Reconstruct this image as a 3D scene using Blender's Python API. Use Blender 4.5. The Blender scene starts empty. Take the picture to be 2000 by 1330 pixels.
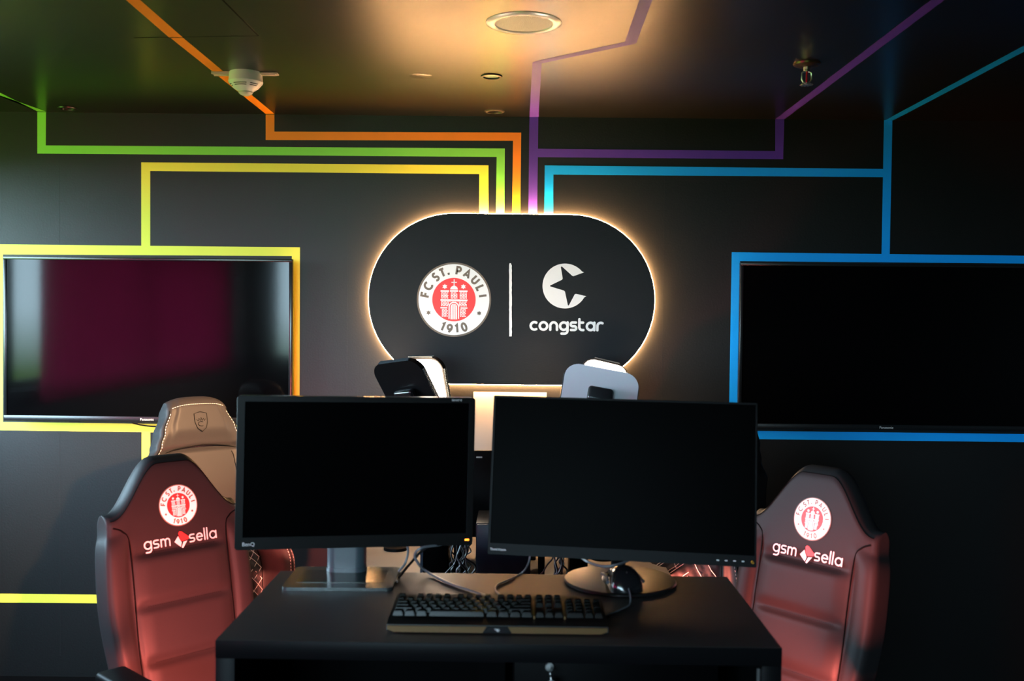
import bpy, bmesh, math, random
from mathutils import Vector, Matrix, Euler
random.seed(7)
C = bpy.context.scene.collection
PI = math.pi
R = math.radians

# ------------------------------------------------------------------ camera, world, light, exposure
EYE = Vector((0.0, 0.0, 1.72))
FPX = 1944.0
cam_data = bpy.data.cameras.new('camera')
cam = bpy.data.objects.new('camera', cam_data); C.objects.link(cam)
cam_data.sensor_width = 36.0
cam_data.lens = FPX * 36.0 / 2000.0
CAMROT = (Matrix.Rotation(0.0046, 3, 'Z') @ Matrix.Rotation(PI/2 - math.atan(53/FPX), 3, 'X')
          @ Matrix.Rotation(0.0105, 3, 'Z'))
cam.matrix_world = Matrix.Translation(EYE) @ CAMROT.to_4x4()
cam_data.clip_start = 0.05
cam_data.dof.use_dof = True
cam_data.dof.focus_distance = 4.9
cam_data.dof.aperture_fstop = 4.5
bpy.context.scene.camera = cam
vs = bpy.context.scene.view_settings
vs.view_transform = 'Standard'; vs.look = 'None'; vs.gamma = 1.0; vs.use_curve_mapping = False
vs.exposure = 0.0

SKY = 45.0           # daylight strength outside the window
LED_HALO = 275.0     # warm strip behind the sign
KEY_POWER = 60.0     # studio panels on the rear table
SPOT_POWER = 3000.0   # added warm spotlight, out of view over the desk
RED_POWER = 345.0    # added red light bars, unseen, beside the desk and under the rear table

world = bpy.data.worlds.new('outside'); bpy.context.scene.world = world
world.use_nodes = True
nt = world.node_tree; nt.nodes.clear()
wo = nt.nodes.new('ShaderNodeOutputWorld'); bg = nt.nodes.new('ShaderNodeBackground')
tc = nt.nodes.new('ShaderNodeTexCoord'); sp = nt.nodes.new('ShaderNodeSeparateXYZ')
rmp = nt.nodes.new('ShaderNodeValToRGB'); mr = nt.nodes.new('ShaderNodeMapRange')
mr.inputs['From Min'].default_value = -1; mr.inputs['From Max'].default_value = 1
nt.links.new(tc.outputs['Generated'], sp.inputs[0]); nt.links.new(sp.outputs['Z'], mr.inputs['Value'])
nt.links.new(mr.outputs[0], rmp.inputs[0]); nt.links.new(rmp.outputs[0], bg.inputs[0]); nt.links.new(bg.outputs[0], wo.inputs[0])
e = rmp.color_ramp.elements
e[0].position = 0.0; e[0].color = (0.045, 0.11, 0.012, 1)
e[1].position = 1.0; e[1].color = (0.55, 0.75, 1.0, 1)
for p, c in ((0.47, (0.055, 0.13, 0.015, 1)), (0.50, (0.62, 0.84, 1.0, 1)), (0.62, (0.58, 0.80, 1.0, 1))):
    n = rmp.color_ramp.elements.new(p); n.color = c
bg.inputs[1].default_value = SKY

def ray(px, py):
    d = Vector(((px - 1000.0) / FPX, -(py - 665.0) / FPX, -1.0))
    return (CAMROT @ d).normalized()
def PY(px, py, Y):                     # point of the room where the sight line meets the plane y = Y
    d = ray(px, py); return EYE + d * (Y / d.y)
def PZ(px, py, Z):                     # ... meets the level z = Z
    d = ray(px, py); return EYE + d * ((Z - EYE.z) / d.z)

# ------------------------------------------------------------------ helpers
MATS = {}
def mat(name, col, rough=0.5, metal=0.0, spec=0.5, bump=0.0, bscale=200.0, vary=0.0, vscale=8.0, emit=None, estr=0.0, coat=0.0, stretch=None, alpha=1.0):
    if name in MATS: return MATS[name]
    m = bpy.data.materials.new(name); m.use_nodes = True
    t = m.node_tree; b = t.nodes['Principled BSDF']
    b.inputs['Base Color'].default_value = (*col, 1)
    b.inputs['Roughness'].default_value = rough
    b.inputs['Metallic'].default_value = metal
    b.inputs['Specular IOR Level'].default_value = spec
    b.inputs['Coat Weight'].default_value = coat
    tcn = t.nodes.new('ShaderNodeTexCoord'); mp = t.nodes.new('ShaderNodeMapping')
    t.links.new(tcn.outputs['Object'], mp.inputs[0])
    if stretch: mp.inputs['Scale'].default_value = stretch
    nv = t.nodes.new('ShaderNodeTexNoise'); nv.inputs['Scale'].default_value = vscale; nv.inputs['Detail'].default_value = 4
    t.links.new(mp.outputs[0], nv.inputs['Vector'])
    mix = t.nodes.new('ShaderNodeMix'); mix.data_type = 'RGBA'
    k = max(vary, 0.02)
    mix.inputs['A'].default_value = (*[c * (1 - k) for c in col], 1)
    mix.inputs['B'].default_value = (*[min(1, c * (1 + k)) for c in col], 1)
    if vary > .25:
        ct = t.nodes.new('ShaderNodeMapRange'); ct.inputs['From Min'].default_value = .38; ct.inputs['From Max'].default_value = .62
        t.links.new(nv.outputs[0], ct.inputs['Value']); t.links.new(ct.outputs[0], mix.inputs['Factor'])
    else: t.links.new(nv.outputs[0], mix.inputs['Factor']); t.links.new([o for o in mix.outputs if o.type == 'RGBA'][0], b.inputs['Base Color'])
    if bump > 0:
        nb = t.nodes.new('ShaderNodeTexNoise'); nb.inputs['Scale'].default_value = bscale; nb.inputs['Detail'].default_value = 3
        t.links.new(mp.outputs[0], nb.inputs['Vector'])
        bp = t.nodes.new('ShaderNodeBump'); bp.inputs['Strength'].default_value = bump; bp.inputs['Distance'].default_value = 0.002
        t.links.new(nb.outputs[0], bp.inputs['Height']); t.links.new(bp.outputs[0], b.inputs['Normal'])
    if emit:
        b.inputs['Emission Color'].default_value = (*emit, 1); b.inputs['Emission Strength'].default_value = estr
    MATS[name] = m
    return m

class MB:
    """collects shapes, links them as one mesh object"""
    def __init__(s): s.v = []; s.f = []; s.mi = []; s.m = []; s.cur = 0
    def use(s, m):
        if m not in s.m: s.m.append(m)
        s.cur = s.m.index(m); return s
    def add(s, vs_, fs, M=None):
        b = len(s.v)
        for p in vs_:
            p = Vector(p); s.v.append(M @ p if M else p)
        for f in fs: s.f.append([b + i for i in f]); s.mi.append(s.cur)
        return s
    def box(s, x0, y0, z0, x1, y1, z1, M=None, bev=0.0, seg=2):
        if bev <= 0:
            vs_ = [(x, y, z) for x in (x0, x1) for y in (y0, y1) for z in (z0, z1)]
            return s.add(vs_, [(0,1,3,2),(4,6,7,5),(0,4,5,1),(2,3,7,6),(0,2,6,4),(1,5,7,3)], M)
        bm = bmesh.new(); bmesh.ops.create_cube(bm, size=1)
        for v in bm.verts:
            v.co = Vector(((x0+x1)/2 + v.co.x*(x1-x0), (y0+y1)/2 + v.co.y*(y1-y0), (z0+z1)/2 + v.co.z*(z1-z0)))
        bmesh.ops.bevel(bm, geom=list(bm.edges), offset=bev, segments=seg, affect='EDGES', profile=0.5)
        bm.verts.index_update()
        s.add([v.co.copy() for v in bm.verts], [[v.index for v in f.verts] for f in bm.faces], M); bm.free(); return s
    def prism(s, poly, d0, d1, M=None, plane='xz'):
        """poly in 2D, extruded from d0 to d1 along the third axis"""
        def pt(p, d): return (p[0], d, p[1]) if plane == 'xz' else ((p[0], p[1], d) if plane == 'xy' else (d, p[0], p[1]))
        n = len(poly)
        vs_ = [pt(p, d0) for p in poly] + [pt(p, d1) for p in poly]
        fs = [list(range(n)), list(range(2*n-1, n-1, -1))] + [(i, i+n, (i+1) % n + n, (i+1) % n) for i in range(n)]
        return s.add(vs_, fs, M)
    def flat(s, poly, d, M=None, plane='xz'):
        def pt(p): return (p[0], d, p[1]) if plane == 'xz' else (p[0], p[1], d)
        return s.add([pt(p) for p in poly], [list(range(len(poly)))], M)
    def lathe(s, prof, n=32, M=None, cap=True):
        vs_ = []; fs = []
        for r, z in prof:
            for i in range(n): a = 2*PI*i/n; vs_.append((r*math.cos(a), r*math.sin(a), z))
        for j in range(len(prof)-1):
            for i in range(n):
                fs.append((j*n+i, j*n+(i+1) % n, (j+1)*n+(i+1) % n, (j+1)*n+i))
        if cap: fs.append(list(range(n))[::-1]); fs.append([(len(prof)-1)*n+i for i in range(n)])
        return s.add(vs_, fs, M)
    def tube(s, pts, r, n=8, M=None, close=False):
        pts = [Vector(p) for p in pts]; m = len(pts); vs_ = []; fs = []; up = None
        rr = r if isinstance(r, (list, tuple)) else [r]*m
        for i, p in enumerate(pts):
            if close: t = (pts[(i+1) % m] - pts[i-1])
            else: t = (pts[min(i+1, m-1)] - pts[max(i-1, 0)])
            if t.length < 1e-9: t = Vector((0,0,1))
            t.normalize()
            if up is None:
                up = Vector((0,0,1)) if abs(t.z) < 0.9 else Vector((1,0,0))
            up = (up - t*up.dot(t))
            if up.length < 1e-6: up = t.orthogonal()
            up.normalize(); sd = t.cross(up)
            for k in range(n):
                a = 2*PI*k/n; vs_.append(p + (up*math.cos(a) + sd*math.sin(a))*rr[i])
        for i in range(m if close else m-1):
            j = (i+1) % m
            for k in range(n): fs.append((i*n+k, j*n+k, j*n+(k+1) % n, i*n+(k+1) % n))
        if not close: fs.append(list(range(n))[::-1]); fs.append([(m-1)*n+k for k in range(n)])
        return s.add(vs_, fs, M)
    def build(s, name, m=None, parent=None, smooth=35, loc=None, rot=None):
        me = bpy.data.meshes.new(name)
        me.from_pydata([tuple(v) for v in s.v], [], s.f)
        mats = s.m if s.m else [m]
        for x in mats: me.materials.append(x)
        if s.m: me.polygons.foreach_set('material_index', s.mi)
        bm = bmesh.new(); bm.from_mesh(me)
        if not getattr(s, 'keep', False): bmesh.ops.recalc_face_normals(bm, faces=bm.faces)
        bm.to_mesh(me); bm.free()
        if smooth:
            me.polygons.foreach_set('use_smooth', [True]*len(me.polygons))
            me.set_sharp_from_angle(angle=R(smooth))
        me.update()
        o = bpy.data.objects.new(name, me); C.objects.link(o)
        if parent: o.parent = parent
        if loc is not None: o.location = loc
        if rot is not None: o.rotation_euler = rot
        return o

def thing(name, label, cat, loc=(0,0,0), rotz=0.0, group=None):
    o = bpy.data.objects.new(name, None); C.objects.link(o)
    o.empty_display_size = 0.1
    o.location = loc; o.rotation_euler = (0, 0, rotz)
    o['label'] = label; o['category'] = cat
    if group: o['group'] = group
    return o
def tag(o, label, cat, group=None):
    o['label'] = label; o['category'] = cat
    if group: o['group'] = group
    return o
def struct(o): o['kind'] = 'structure'; return o
def copy_tree(o, parent=None):
    c = o.copy(); C.objects.link(c)
    if parent: c.parent = parent
    for ch in list(o.children): copy_tree(ch, c)
    return c
def spline(pts, n=8, close=False):
    pts = [Vector(p) for p in pts]; out = []; m = len(pts)
    rng = range(m) if close else range(m-1)
    for i in rng:
        p0 = pts[(i-1) % m] if close else pts[max(i-1,0)]; p1 = pts[i]; p2 = pts[(i+1) % m] if close else pts[i+1]; p3 = pts[(i+2) % m] if close else pts[min(i+2,m-1)]
        for k in range(n):
            t = k/n
            out.append(0.5*((2*p1) + (p2-p0)*t + (2*p0-5*p1+4*p2-p3)*t*t + (3*p1-p0-3*p2+p3)*t**3))
    if not close: out.append(pts[-1])
    return out
def rrect(w, h, r, n=6, cx=0, cy=0):
    out = []
    for (sx, sy, a0) in ((1,1,0),(-1,1,90),(-1,-1,180),(1,-1,270)):
        for k in range(n+1):
            a = R(a0 + 90*k/n); out.append((cx + sx*(w/2-r) + r*math.cos(a), cy + sy*(h/2-r) + r*math.sin(a)))
    return out
def circ(cx, cy, r, n=64): return [(cx + r*math.cos(2*PI*i/n), cy + r*math.sin(2*PI*i/n)) for i in range(n)]
def frame(TL, TR, BL):
    """rigid frame whose x runs along the top edge, z up the side, -y to the viewer; returns matrix at the centre, width, height"""
    x = (TR-TL); w = x.length; x.normalize()
    z = (TL-BL); z = z - x*z.dot(x); h = (TL-BL).length; z.normalize()
    y = z.cross(x)
    c = TL + x*w/2 - z*h/2
    M = Matrix((x, y, z)).transposed().to_4x4(); M.translation = c
    return M, w, h

# ------------------------------------------------------------------ lettering made of strokes
def arc(cx, cy, rx, ry, a0, a1, n=14):
    return [(cx + rx*math.cos(R(a0+(a1-a0)*i/n)), cy + ry*math.sin(R(a0+(a1-a0)*i/n))) for i in range(n+1)]
G = {
 'F': (.5, [[(0,0),(0,1),(.5,1)], [(0,.5),(.42,.5)]]),
 'C': (.72, [arc(.45,.5,.45,.5,48,312)]),
 'S': (.5, [arc(.26,.75,.22,.25,35,270,12)[:-1] + arc(.24,.25,.26,.25,90,-145,12)]),
 'T': (.6, [[(0,1),(.6,1)], [(.3,1),(.3,0)]]),
 '.': (.1, [[(.05,.0),(.05,.28)]]),
 'P': (.5, [[(0,0),(0,1),(.2,1)] + arc(.22,.72,.28,.28,90,-90,10) + [(0,.44)]]),
 'A': (.7, [[(0,0),(.35,1),(.7,0)], [(.14,.3),(.56,.3)]]),
 'U': (.6, [[(0,1),(0,.3)] + arc(.3,.3,.3,.3,180,360,12) + [(.6,1)]]),
 'L': (.45, [[(0,1),(0,0),(.45,0)]]),
 'I': (.05, [[(.02,0),(.02,1)]]),
 '1': (.25, [[(0,.82),(.22,1),(.22,0)]]),
 '9': (.55, [arc(.27,.68,.27,.3,0,360,20), [(.54,.66),(.5,.4),(.2,0)]]),
 '0': (.55, [arc(.27,.5,.27,.5,0,360,24)]),
 # lower case, x-height 1
 'c': (.8, [arc(.5,.5,.5,.5,60,300,16)]),
 'o': (1., [arc(.5,.5,.5,.5,0,360,24)]),
 'n': (.9, [[(0,0),(0,.5)] + arc(.45,.5,.45,.5,180,0,14) + [(.9,0)]]),
 'g': (1., [arc(.5,.5,.5,.5,0,360,24), [(1,1),(1,-.1)] + arc(.6,-.1,.4,.4,0,-90,8) + [(.2,-.5)]]),
 's': (.75, [[(.7,1),(.25,1)] + arc(.25,.75,.25,.25,90,270,8) + [(.5,.5)] + arc(.5,.25,.25,.25,90,-90,8) + [(.05,0)]]),
 't': (.6, [[(0,1.45),(0,.4)] + arc(.4,.4,.4,.4,180,270,8) + [(.55,0)], [(0,1),(.5,1)]]),
 'a': (1., [arc(.5,.5,.5,.5,0,360,24), [(1,1),(1,0)]]),
 'r': (.6, [[(0,0),(0,.55)] + arc(.45,.55,.45,.45,180,60,8)]),
 'm': (1.3, [[(0,0),(0,1)], [(0,.6)] + arc(.32,.66,.32,.34,180,0,10) + [(.64,0)], [(.64,.6)] + arc(.98,.66,.33,.34,180,0,10) + [(1.31,0)]]),
 'e': (.9, [[(.05,.52),(.9,.52)] + arc(.46,.5,.45,.5,5,310,18)]),
 'l': (.05, [[(0,0),(0,1.6)]]),
}
def stroke(mb, pts, w, d, tf, rnd=True):
    """flat ribbon, mitred joints, round or square ends"""
    P = [Vector((p[0], p[1])) for p in pts]; Q = [P[0]]
    for p in P[1:]:
        if (p-Q[-1]).length > 1e-7: Q.append(p)
    P = Q; closed = len(P) > 3 and (P[0]-P[-1]).length < 1e-3*w + 1e-7
    if closed: P = P[:-1]
    n = len(P); h = w/2; Lf = []; Rt = []
    for i in range(n):
        a = (P[i]-P[i-1]) if (i > 0 or closed) else (P[1]-P[0])
        b = (P[(i+1) % n]-P[i]) if (i < n-1 or closed) else (P[-1]-P[-2])
        a = a.normalized(); b = b.normalized(); na = Vector((-a.y, a.x)); nb = Vector((-b.y, b.x))
        m = na+nb; m = na if m.length < 1e-6 else m.normalized()
        k = h/max(.45, m.dot(na)); Lf.append(P[i]+m*k); Rt.append(P[i]-m*k)
    for i in range(n if closed else n-1):
        j = (i+1) % n; mb.flat([tf(p) for p in (Lf[i], Rt[i], Rt[j], Lf[j])], d)
    if rnd and not closed:
        for i, s_ in ((0, -1), (n-1, 1)):
            t = (P[1]-P[0] if i == 0 else P[-1]-P[-2]).normalized()*s_; nn = Vector((-t.y, t.x))
            mb.flat([tf(P[i] + nn*h*math.cos(R(a)) + t*h*math.sin(R(a))) for a in range(0, 181, 15)], d)
def write(mb, text, x, z, s, w, gap, d, rnd=True, center=False):
    tot = sum((G[c][0] if c != ' ' else .6)*s + gap for c in text) - gap
    if center: x -= tot/2
    for c in text:
        if c == ' ': x += .6*s+gap; continue
        adv, ss = G[c]
        for q, st in enumerate(ss): stroke(mb, [(x+p[0]*s, z+p[1]*s) for p in st], w, d-q*6e-5, lambda p: (p[0], p[1]), rnd)
        x += adv*s + gap
    return tot

# ------------------------------------------------------------------ materials
M_wall = mat('black_wall_paint', (0.0016, 0.0020, 0.0021), 0.47, spec=0.38, bump=0.22, bscale=120, vary=.12)
M_ceil = mat('black_satin_ceiling_paint', (0.004, 0.0038, 0.0034), 0.30, spec=0.55, bump=0.05, bscale=260, vary=.15)
def paint(n, c, r=0.5): return mat(n, c, r, bump=0.15, bscale=120, vary=.03, spec=.35)
M_yel = paint('yellow_stripe_paint', (0.82, 0.76, 0.058)); M_grn = paint('green_stripe_paint', (0.21, 0.72, 0.08))
M_org = paint('orange_stripe_paint', (0.90, 0.26, 0.012)); M_pur = paint('purple_stripe_paint', (0.085, 0.033, 0.36))
M_blu = paint('blue_stripe_paint', (0.0, 0.36, 1.0))
M_floor = mat('dark_carpet', (0.002, 0.002, 0.0022), 0.95, spec=.05, bump=.6, bscale=400, vary=.3, vscale=90)
M_leather = mat('black_leather', (0.0165, 0.0150, 0.0160), 0.48, spec=.10, bump=.12, bscale=420, vary=.1)
M_seam = mat('black_piping', (0.002, 0.002, 0.002), 0.6, spec=.04)
M_white_thread = mat('white_thread', (0.75, 0.70, 0.66), 0.7)
M_plastic = mat('black_plastic', (0.0025, 0.0025, 0.0028), 0.42, spec=.045, bump=.05, bscale=600)
M_gloss = mat('gloss_black_plastic', (0.006, 0.006, 0.007), 0.16, spec=.5)
M_screen = mat('matte_screen', (0.0006, 0.0006, 0.0007), 0.34, spec=.006)
M_tvscreen = mat('glossy_tv_screen', (0.001, 0.001, 0.0012), 0.07, spec=.17, bump=.02, bscale=6)
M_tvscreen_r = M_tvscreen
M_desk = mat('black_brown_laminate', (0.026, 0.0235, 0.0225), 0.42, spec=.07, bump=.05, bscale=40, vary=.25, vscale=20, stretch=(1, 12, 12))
M_dark = mat('black_laminate_dark', (0.0008, 0.0008, 0.0010), 0.45, spec=.02)
M_steel = mat('brushed_steel', (0.55, 0.55, 0.55), 0.28, metal=1.0, bump=.04, bscale=300)
M_greyplate = mat('grey_metal_plate', (0.10, 0.11, 0.11), 0.26, metal=.85, bump=.04, bscale=300)
M_greyblue = mat('slate_plastic', (0.035, 0.05, 0.06), 0.40)
M_bronze = mat('bronze_plastic', (0.11, 0.062, 0.020), 0.34, metal=.4)
M_key = mat('keycap_plastic', (0.0045, 0.004, 0.0035), 0.26, spec=.12)
M_legend = mat('white_print', (0.82, 0.86, 0.88), 0.5)
M_brown = mat('brown_print', (0.13, 0.10, 0.072), 0.5)
M_red = mat('red_print', (0.85, 0.028, 0.03), 0.5)
M_silver = mat('silver_print', (0.55, 0.55, 0.55), 0.4)
M_board = mat('charcoal_board', (0.0075, 0.0105, 0.0135), 0.55, spec=.18, bump=.25, bscale=60, vary=.35, vscale=5, stretch=(1, 1, 6))
M_led = mat('warm_led_strip', (0.9, 0.8, 0.6), 0.5, emit=(1.0, 0.50, 0.19), estr=LED_HALO)
M_cream = mat('cream_board', (0.30, 0.26, 0.22), 0.5, bump=.04)
M_beige = mat('beige_table_laminate', (0.14, 0.12, 0.10), 0.42, vary=.1)
M_white = mat('white_plastic', (0.74, 0.76, 0.72), 0.35)
M_putty = mat('ivory_plastic', (0.55, 0.47, 0.36), 0.45)
M_cable_g = mat('grey_cable', (0.09, 0.10, 0.11), 0.35)
M_cable = mat('black_cable', (0.008, 0.008, 0.009), 0.4)
M_lit_back = mat('lit_panel_shell', (0.76, 0.83, 0.90), 0.45, vary=.26, vscale=60, bump=.1, bscale=80)  # black panel back, coloured pale for the light falling on it

# ------------------------------------------------------------------ the room
WY = 4.6
CEIL = PY(1009, 228, WY).z
XL, XR, YB = -3.26, 4.0, -3.2
def W(px, py): p = PY(px, py, WY); return (p.x, p.z)

mb = MB(); mb.keep = True
mb.use(M_wall).box(XL-.15, WY, -0.0, XR+.15, WY+.15, CEIL+.1)
SL = 0
def stripe(m, *pts):
    global SL
    SL += 1; mb.use(m); mb.flat([W(*p) for p in pts], WY-0.0006-4e-5*(SL % 12))
# green
stripe(M_grn, (73,214),(90,214),(89.5,284),(73,300)); stripe(M_grn, (89.5,284),(986,290),(970,306.5),(73,300)); stripe(M_grn, (986,290),(985,425),(968.5,425),(970,306.5))
# orange
stripe(M_org, (519,219),(536,219),(536,257),(519,273.5)); stripe(M_org, (536,257),(1018,259),(1002,275),(519,273.5)); stripe(M_org, (1018,259),(1016,425),(1000,425),(1002,275))
# yellow with the frame of the left television
stripe(M_yel, (276,317),(954,323),(936,340),(293.5,334)); stripe(M_yel, (276,317),(293.5,334),(293.5,490),(276,490)); stripe(M_yel, (954,323),(954,425),(936,425),(936,340))
stripe(M_yel, (-14,477),(586,483),(570,500),(6,497)); stripe(M_yel, (586,483),(585,848),(569,831),(570,500)); stripe(M_yel, (-14,477),(6,497),(6,824),(-14,840))
stripe(M_yel, (-14,840),(6,824),(569,831),(585,848)); stripe(M_yel, (277,838),(293.5,838),(292,1177),(275,1177)); stripe(M_yel, (-360,1156),(275,1162),(275,1179),(-360,1173))
# purple
stripe(M_pur, (1034,222),(1051.5,222),(1049,425),(1032,425)); stripe(M_pur, (1050.5,290.5),(1514,295),(1529.5,311),(1050,307)); stripe(M_pur, (1514,226),(1532,226),(1529.5,311),(1514,295))
# blue with the frame of the right television
stripe(M_blu, (1064,323),(1081,341),(1080,425),(1063,425)); stripe(M_blu, (1064,323),(1725,330),(1725,346),(1081,341)); stripe(M_blu, (1726.5,228),(1743,228),(1737.5,499),(1721.5,499))
stripe(M_blu, (1429,492.5),(2050,500),(2034,515),(1445,510)); stripe(M_blu, (1429,492.5),(1445,510),(1439,841),(1423,857)); stripe(M_blu, (1439,841),(2034,848),(2050,864),(1423,857)); stripe(M_blu, (2050,500),(2050,864),(2034,848),(2034,515))
# faint plaster joints
mb.use(M_wall)
for x in (115, 566, 680, 1300):
    a = W(x, 240); mb.box(a[0]-.0015, WY-.0005, .1, a[0]+.0015, WY, CEIL-.02)
struct(mb.build('wall_back', smooth=0))

mb = MB(); mb.keep = True
mb.use(M_ceil).box(XL-.15, YB-.15, CEIL, XR+.15, WY+.15, CEIL+.12)
ZC = CEIL-0.0006
def cs(m, *pts):
    mb.use(m); q = [PZ(x, y, ZC) for x, y in pts]
    q = [Vector((p.x, min(p.y, WY-.0005), ZC)) for p in q]
    mb.add(q, [list(range(len(q)))])
cs(M_grn, (-30,166),(-30,176),(-400,-10),(-400,-26)); cs(M_grn, (-30,166),(73,217.5),(90,217.5),(-30,176)); 
cs(M_org, (246,0),(274,0),(357,73),(330,73)); cs(M_org, (333,74),(358,74),(536,222.5),(519,222.5)); cs(M_org, (-40,-250),(0,-250),(274,0),(246,0))
cs(M_pur, (1034,229.5),(1040,122),(1058,122),(1051.5,229.5)); cs(M_pur, (1040,121.5),(1058,117),(1220,82),(1243,85),(1057,124)); cs(M_pur, (1220,83),(1249,0),(1274,0),(1243,84)); cs(M_pur, (1249,0),(1322,-210),(1350,-210),(1274,0))
cs(M_pur, (1514,233),(1818,0),(1845,0),(1532,233)); cs(M_pur, (1818,0),(2086,-205),(2122,-205),(1845,0))
cs(M_blu, (1726.5,236),(2000,89),(2000,101),(1743,236)); cs(M_blu, (2000,89),(2400,-126),(2400,-108),(2000,101))
mb.use(M_seam)
def seam(a, b, w):
    A = PZ(*a, ZC); B = PZ(*b, ZC); t = (B-A).normalized(); n = Vector((-t.y, t.x, 0))*w/2
    mb.add([A+n, A-n, B-n, B+n], [(0,1,2,3)])
seam((432,-3),(505,70), .006); seam((505,70),(262,74), .004)
mb.use(mat('chalky_edge', (.12,.10,.07), .7)); seam((434,-3),(506,69), .003)
struct(mb.build('ceiling', smooth=0))

mb = MB(); mb.box(XL-.15, YB-.15, -.1, XR+.15, WY+.15, 0); struct(mb.build('floor', M_floor))
mb = MB(); mb.box(XR, YB, 0, XR+.15, WY, CEIL); struct(mb.build('wall_right', M_wall))
RW = (-3.0, -.4, 1.13, 2.49)  # opening of an unseen window, added behind the camera for frontal daylight
mb = MB(); mb.box(XL, YB-.15, 0, XR, YB, RW[2]); mb.box(XL, YB-.15, RW[3], XR, YB, CEIL); mb.box(XL, YB-.15, RW[2], RW[0], YB, RW[3]); mb.box(RW[1], YB-.15, RW[2], XR, YB, RW[3]); struct(mb.build('wall_behind', M_wall))
# left wall with its ribbon of windows
SILL, HEAD = 1.18, 2.41
WIN = [(-2.0, 4.41)]
mb = MB()
mb.box(XL-.25, YB, 0, XL, WY, SILL); mb.box(XL-.25, YB, HEAD, XL, WY, CEIL)
mb.box(XL-.25, WIN[0][1], SILL, XL, WY, HEAD); mb.box(XL-.25, YB, SILL, XL, WIN[0][0], HEAD)
struct(mb.build('wall_left', M_wall))
M_glass = bpy.data.materials.new('window_glass'); M_glass.use_nodes = True
t = M_glass.node_tree; t.nodes.clear()
o_ = t.nodes.new('ShaderNodeOutputMaterial'); tr = t.nodes.new('ShaderNodeBsdfTransparent'); gl = t.nodes.new('ShaderNodeBsdfGlossy'); mx = t.nodes.new('ShaderNodeMixShader')
tr.inputs[0].default_value = (.93, .97, .96, 1); gl.inputs['Roughness'].default_value = 0.02
mx.inputs[0].default_value = .05; t.links.new(tr.outputs[0], mx.inputs[1]); t.links.new(gl.outputs[0], mx.inputs[2]); t.links.new(mx.outputs[0], o_.inputs[0])
for i, (a, b) in enumerate(WIN):
    mb = MB(); w = .05
    mb.box(XL-.16, a, SILL, XL-.09, a+w, HEAD); mb.box(XL-.16, b-w, SILL, XL-.09, b, HEAD)
    mb.box(XL-.16, a+w, SILL, XL-.09, b-w, SILL+w); mb.box(XL-.16, a+w, HEAD-w, XL-.09, b-w, HEAD)
    if b-a > 3:
        for k in (1, 2): y = a+(b-a)*k/3+.15; mb.box(XL-.16, y-.025, SILL+w, XL-.09, y+.025, HEAD-w)
    wf = struct(mb.build('window_%d' % (i+1), M_dark))
    g = MB(); g.box(XL-.129, a+w, SILL+w, XL-.121, b-w, HEAD-w); g.build('pane', M_glass, wf)
    li = bpy.data.lights.new('window_portal', 'AREA'); li.shape = 'RECTANGLE'; li.size = b-a; li.size_y = HEAD-SILL
    li.cycles.is_portal = True
    lo = bpy.data.objects.new('window_portal', li); C.objects.link(lo)
    lo.matrix_world = Matrix.Translation((XL-.2, (a+b)/2, (SILL+HEAD)/2)) @ Matrix.Rotation(-PI/2, 4, 'Y') @ Matrix.Rotation(PI/2, 4, 'Z')
mb = MB(); w = .05
mb.box(RW[0], YB-.12, RW[2], RW[0]+w, YB-.05, RW[3]); mb.box(RW[1]-w, YB-.12, RW[2], RW[1], YB-.05, RW[3]); mb.box((RW[0]+RW[1]-w)/2, YB-.12, RW[2]+w, (RW[0]+RW[1]+w)/2, YB-.05, RW[3]-w)
mb.box(RW[0]+w, YB-.12, RW[2], RW[1]-w, YB-.05, RW[2]+w); mb.box(RW[0]+w, YB-.12, RW[3]-w, RW[1]-w, YB-.05, RW[3])
wf = struct(mb.build('window_2', M_dark)); g = MB(); g.box(RW[0]+w, YB-.089, RW[2]+w, RW[1]-w, YB-.081, RW[3]-w); g.build('pane', M_glass, wf)
li = bpy.data.lights.new('window_portal', 'AREA'); li.shape = 'RECTANGLE'; li.size = RW[1]-RW[0]; li.size_y = RW[3]-RW[2]; li.cycles.is_portal = True
lo = bpy.data.objects.new('window_portal', li); C.objects.link(lo)
lo.matrix_world = Matrix.Translation(((RW[0]+RW[1])/2, YB-.14, (RW[2]+RW[3])/2)) @ Matrix.Rotation(PI/2, 4, 'X')
# magenta curtain drawn over the second window
M_curt = bpy.data.materials.new('magenta_curtain'); M_curt.use_nodes = True
t = M_curt.node_tree; b_ = t.nodes['Principled BSDF']; o_ = t.nodes['Material Output']
b_.inputs['Base Color'].default_value = (.35, .01, .05, 1); b_.inputs['Roughness'].default_value = .9
tl = t.nodes.new('ShaderNodeBsdfTranslucent'); tl.inputs[0].default_value = (.62, .016, .11, 1); mx = t.nodes.new('ShaderNodeMixShader'); mx.inputs[0].default_value = .6
t.links.new(b_.outputs[0], mx.inputs[1]); t.links.new(tl.outputs[0], mx.inputs[2]); t.links.new(mx.outputs[0], o_.inputs[0])
mb = MB(); N = 260; vs_ = []; fs = []
for k in range(N+1):
    y = -2.11 + 4.43*k/N; x = XL+.07+.025*math.sin(k*.62)+.008*math.sin(k*.23)
    vs_ += [(x, y, 1.08), (x, y, 2.5)]
for k in range(N): fs.append((2*k, 2*k+2, 2*k+3, 2*k+1))
mb.add(vs_, fs)
tag(mb.build('curtain', M_curt), 'magenta curtain drawn over the long side window', 'curtain')

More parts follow.
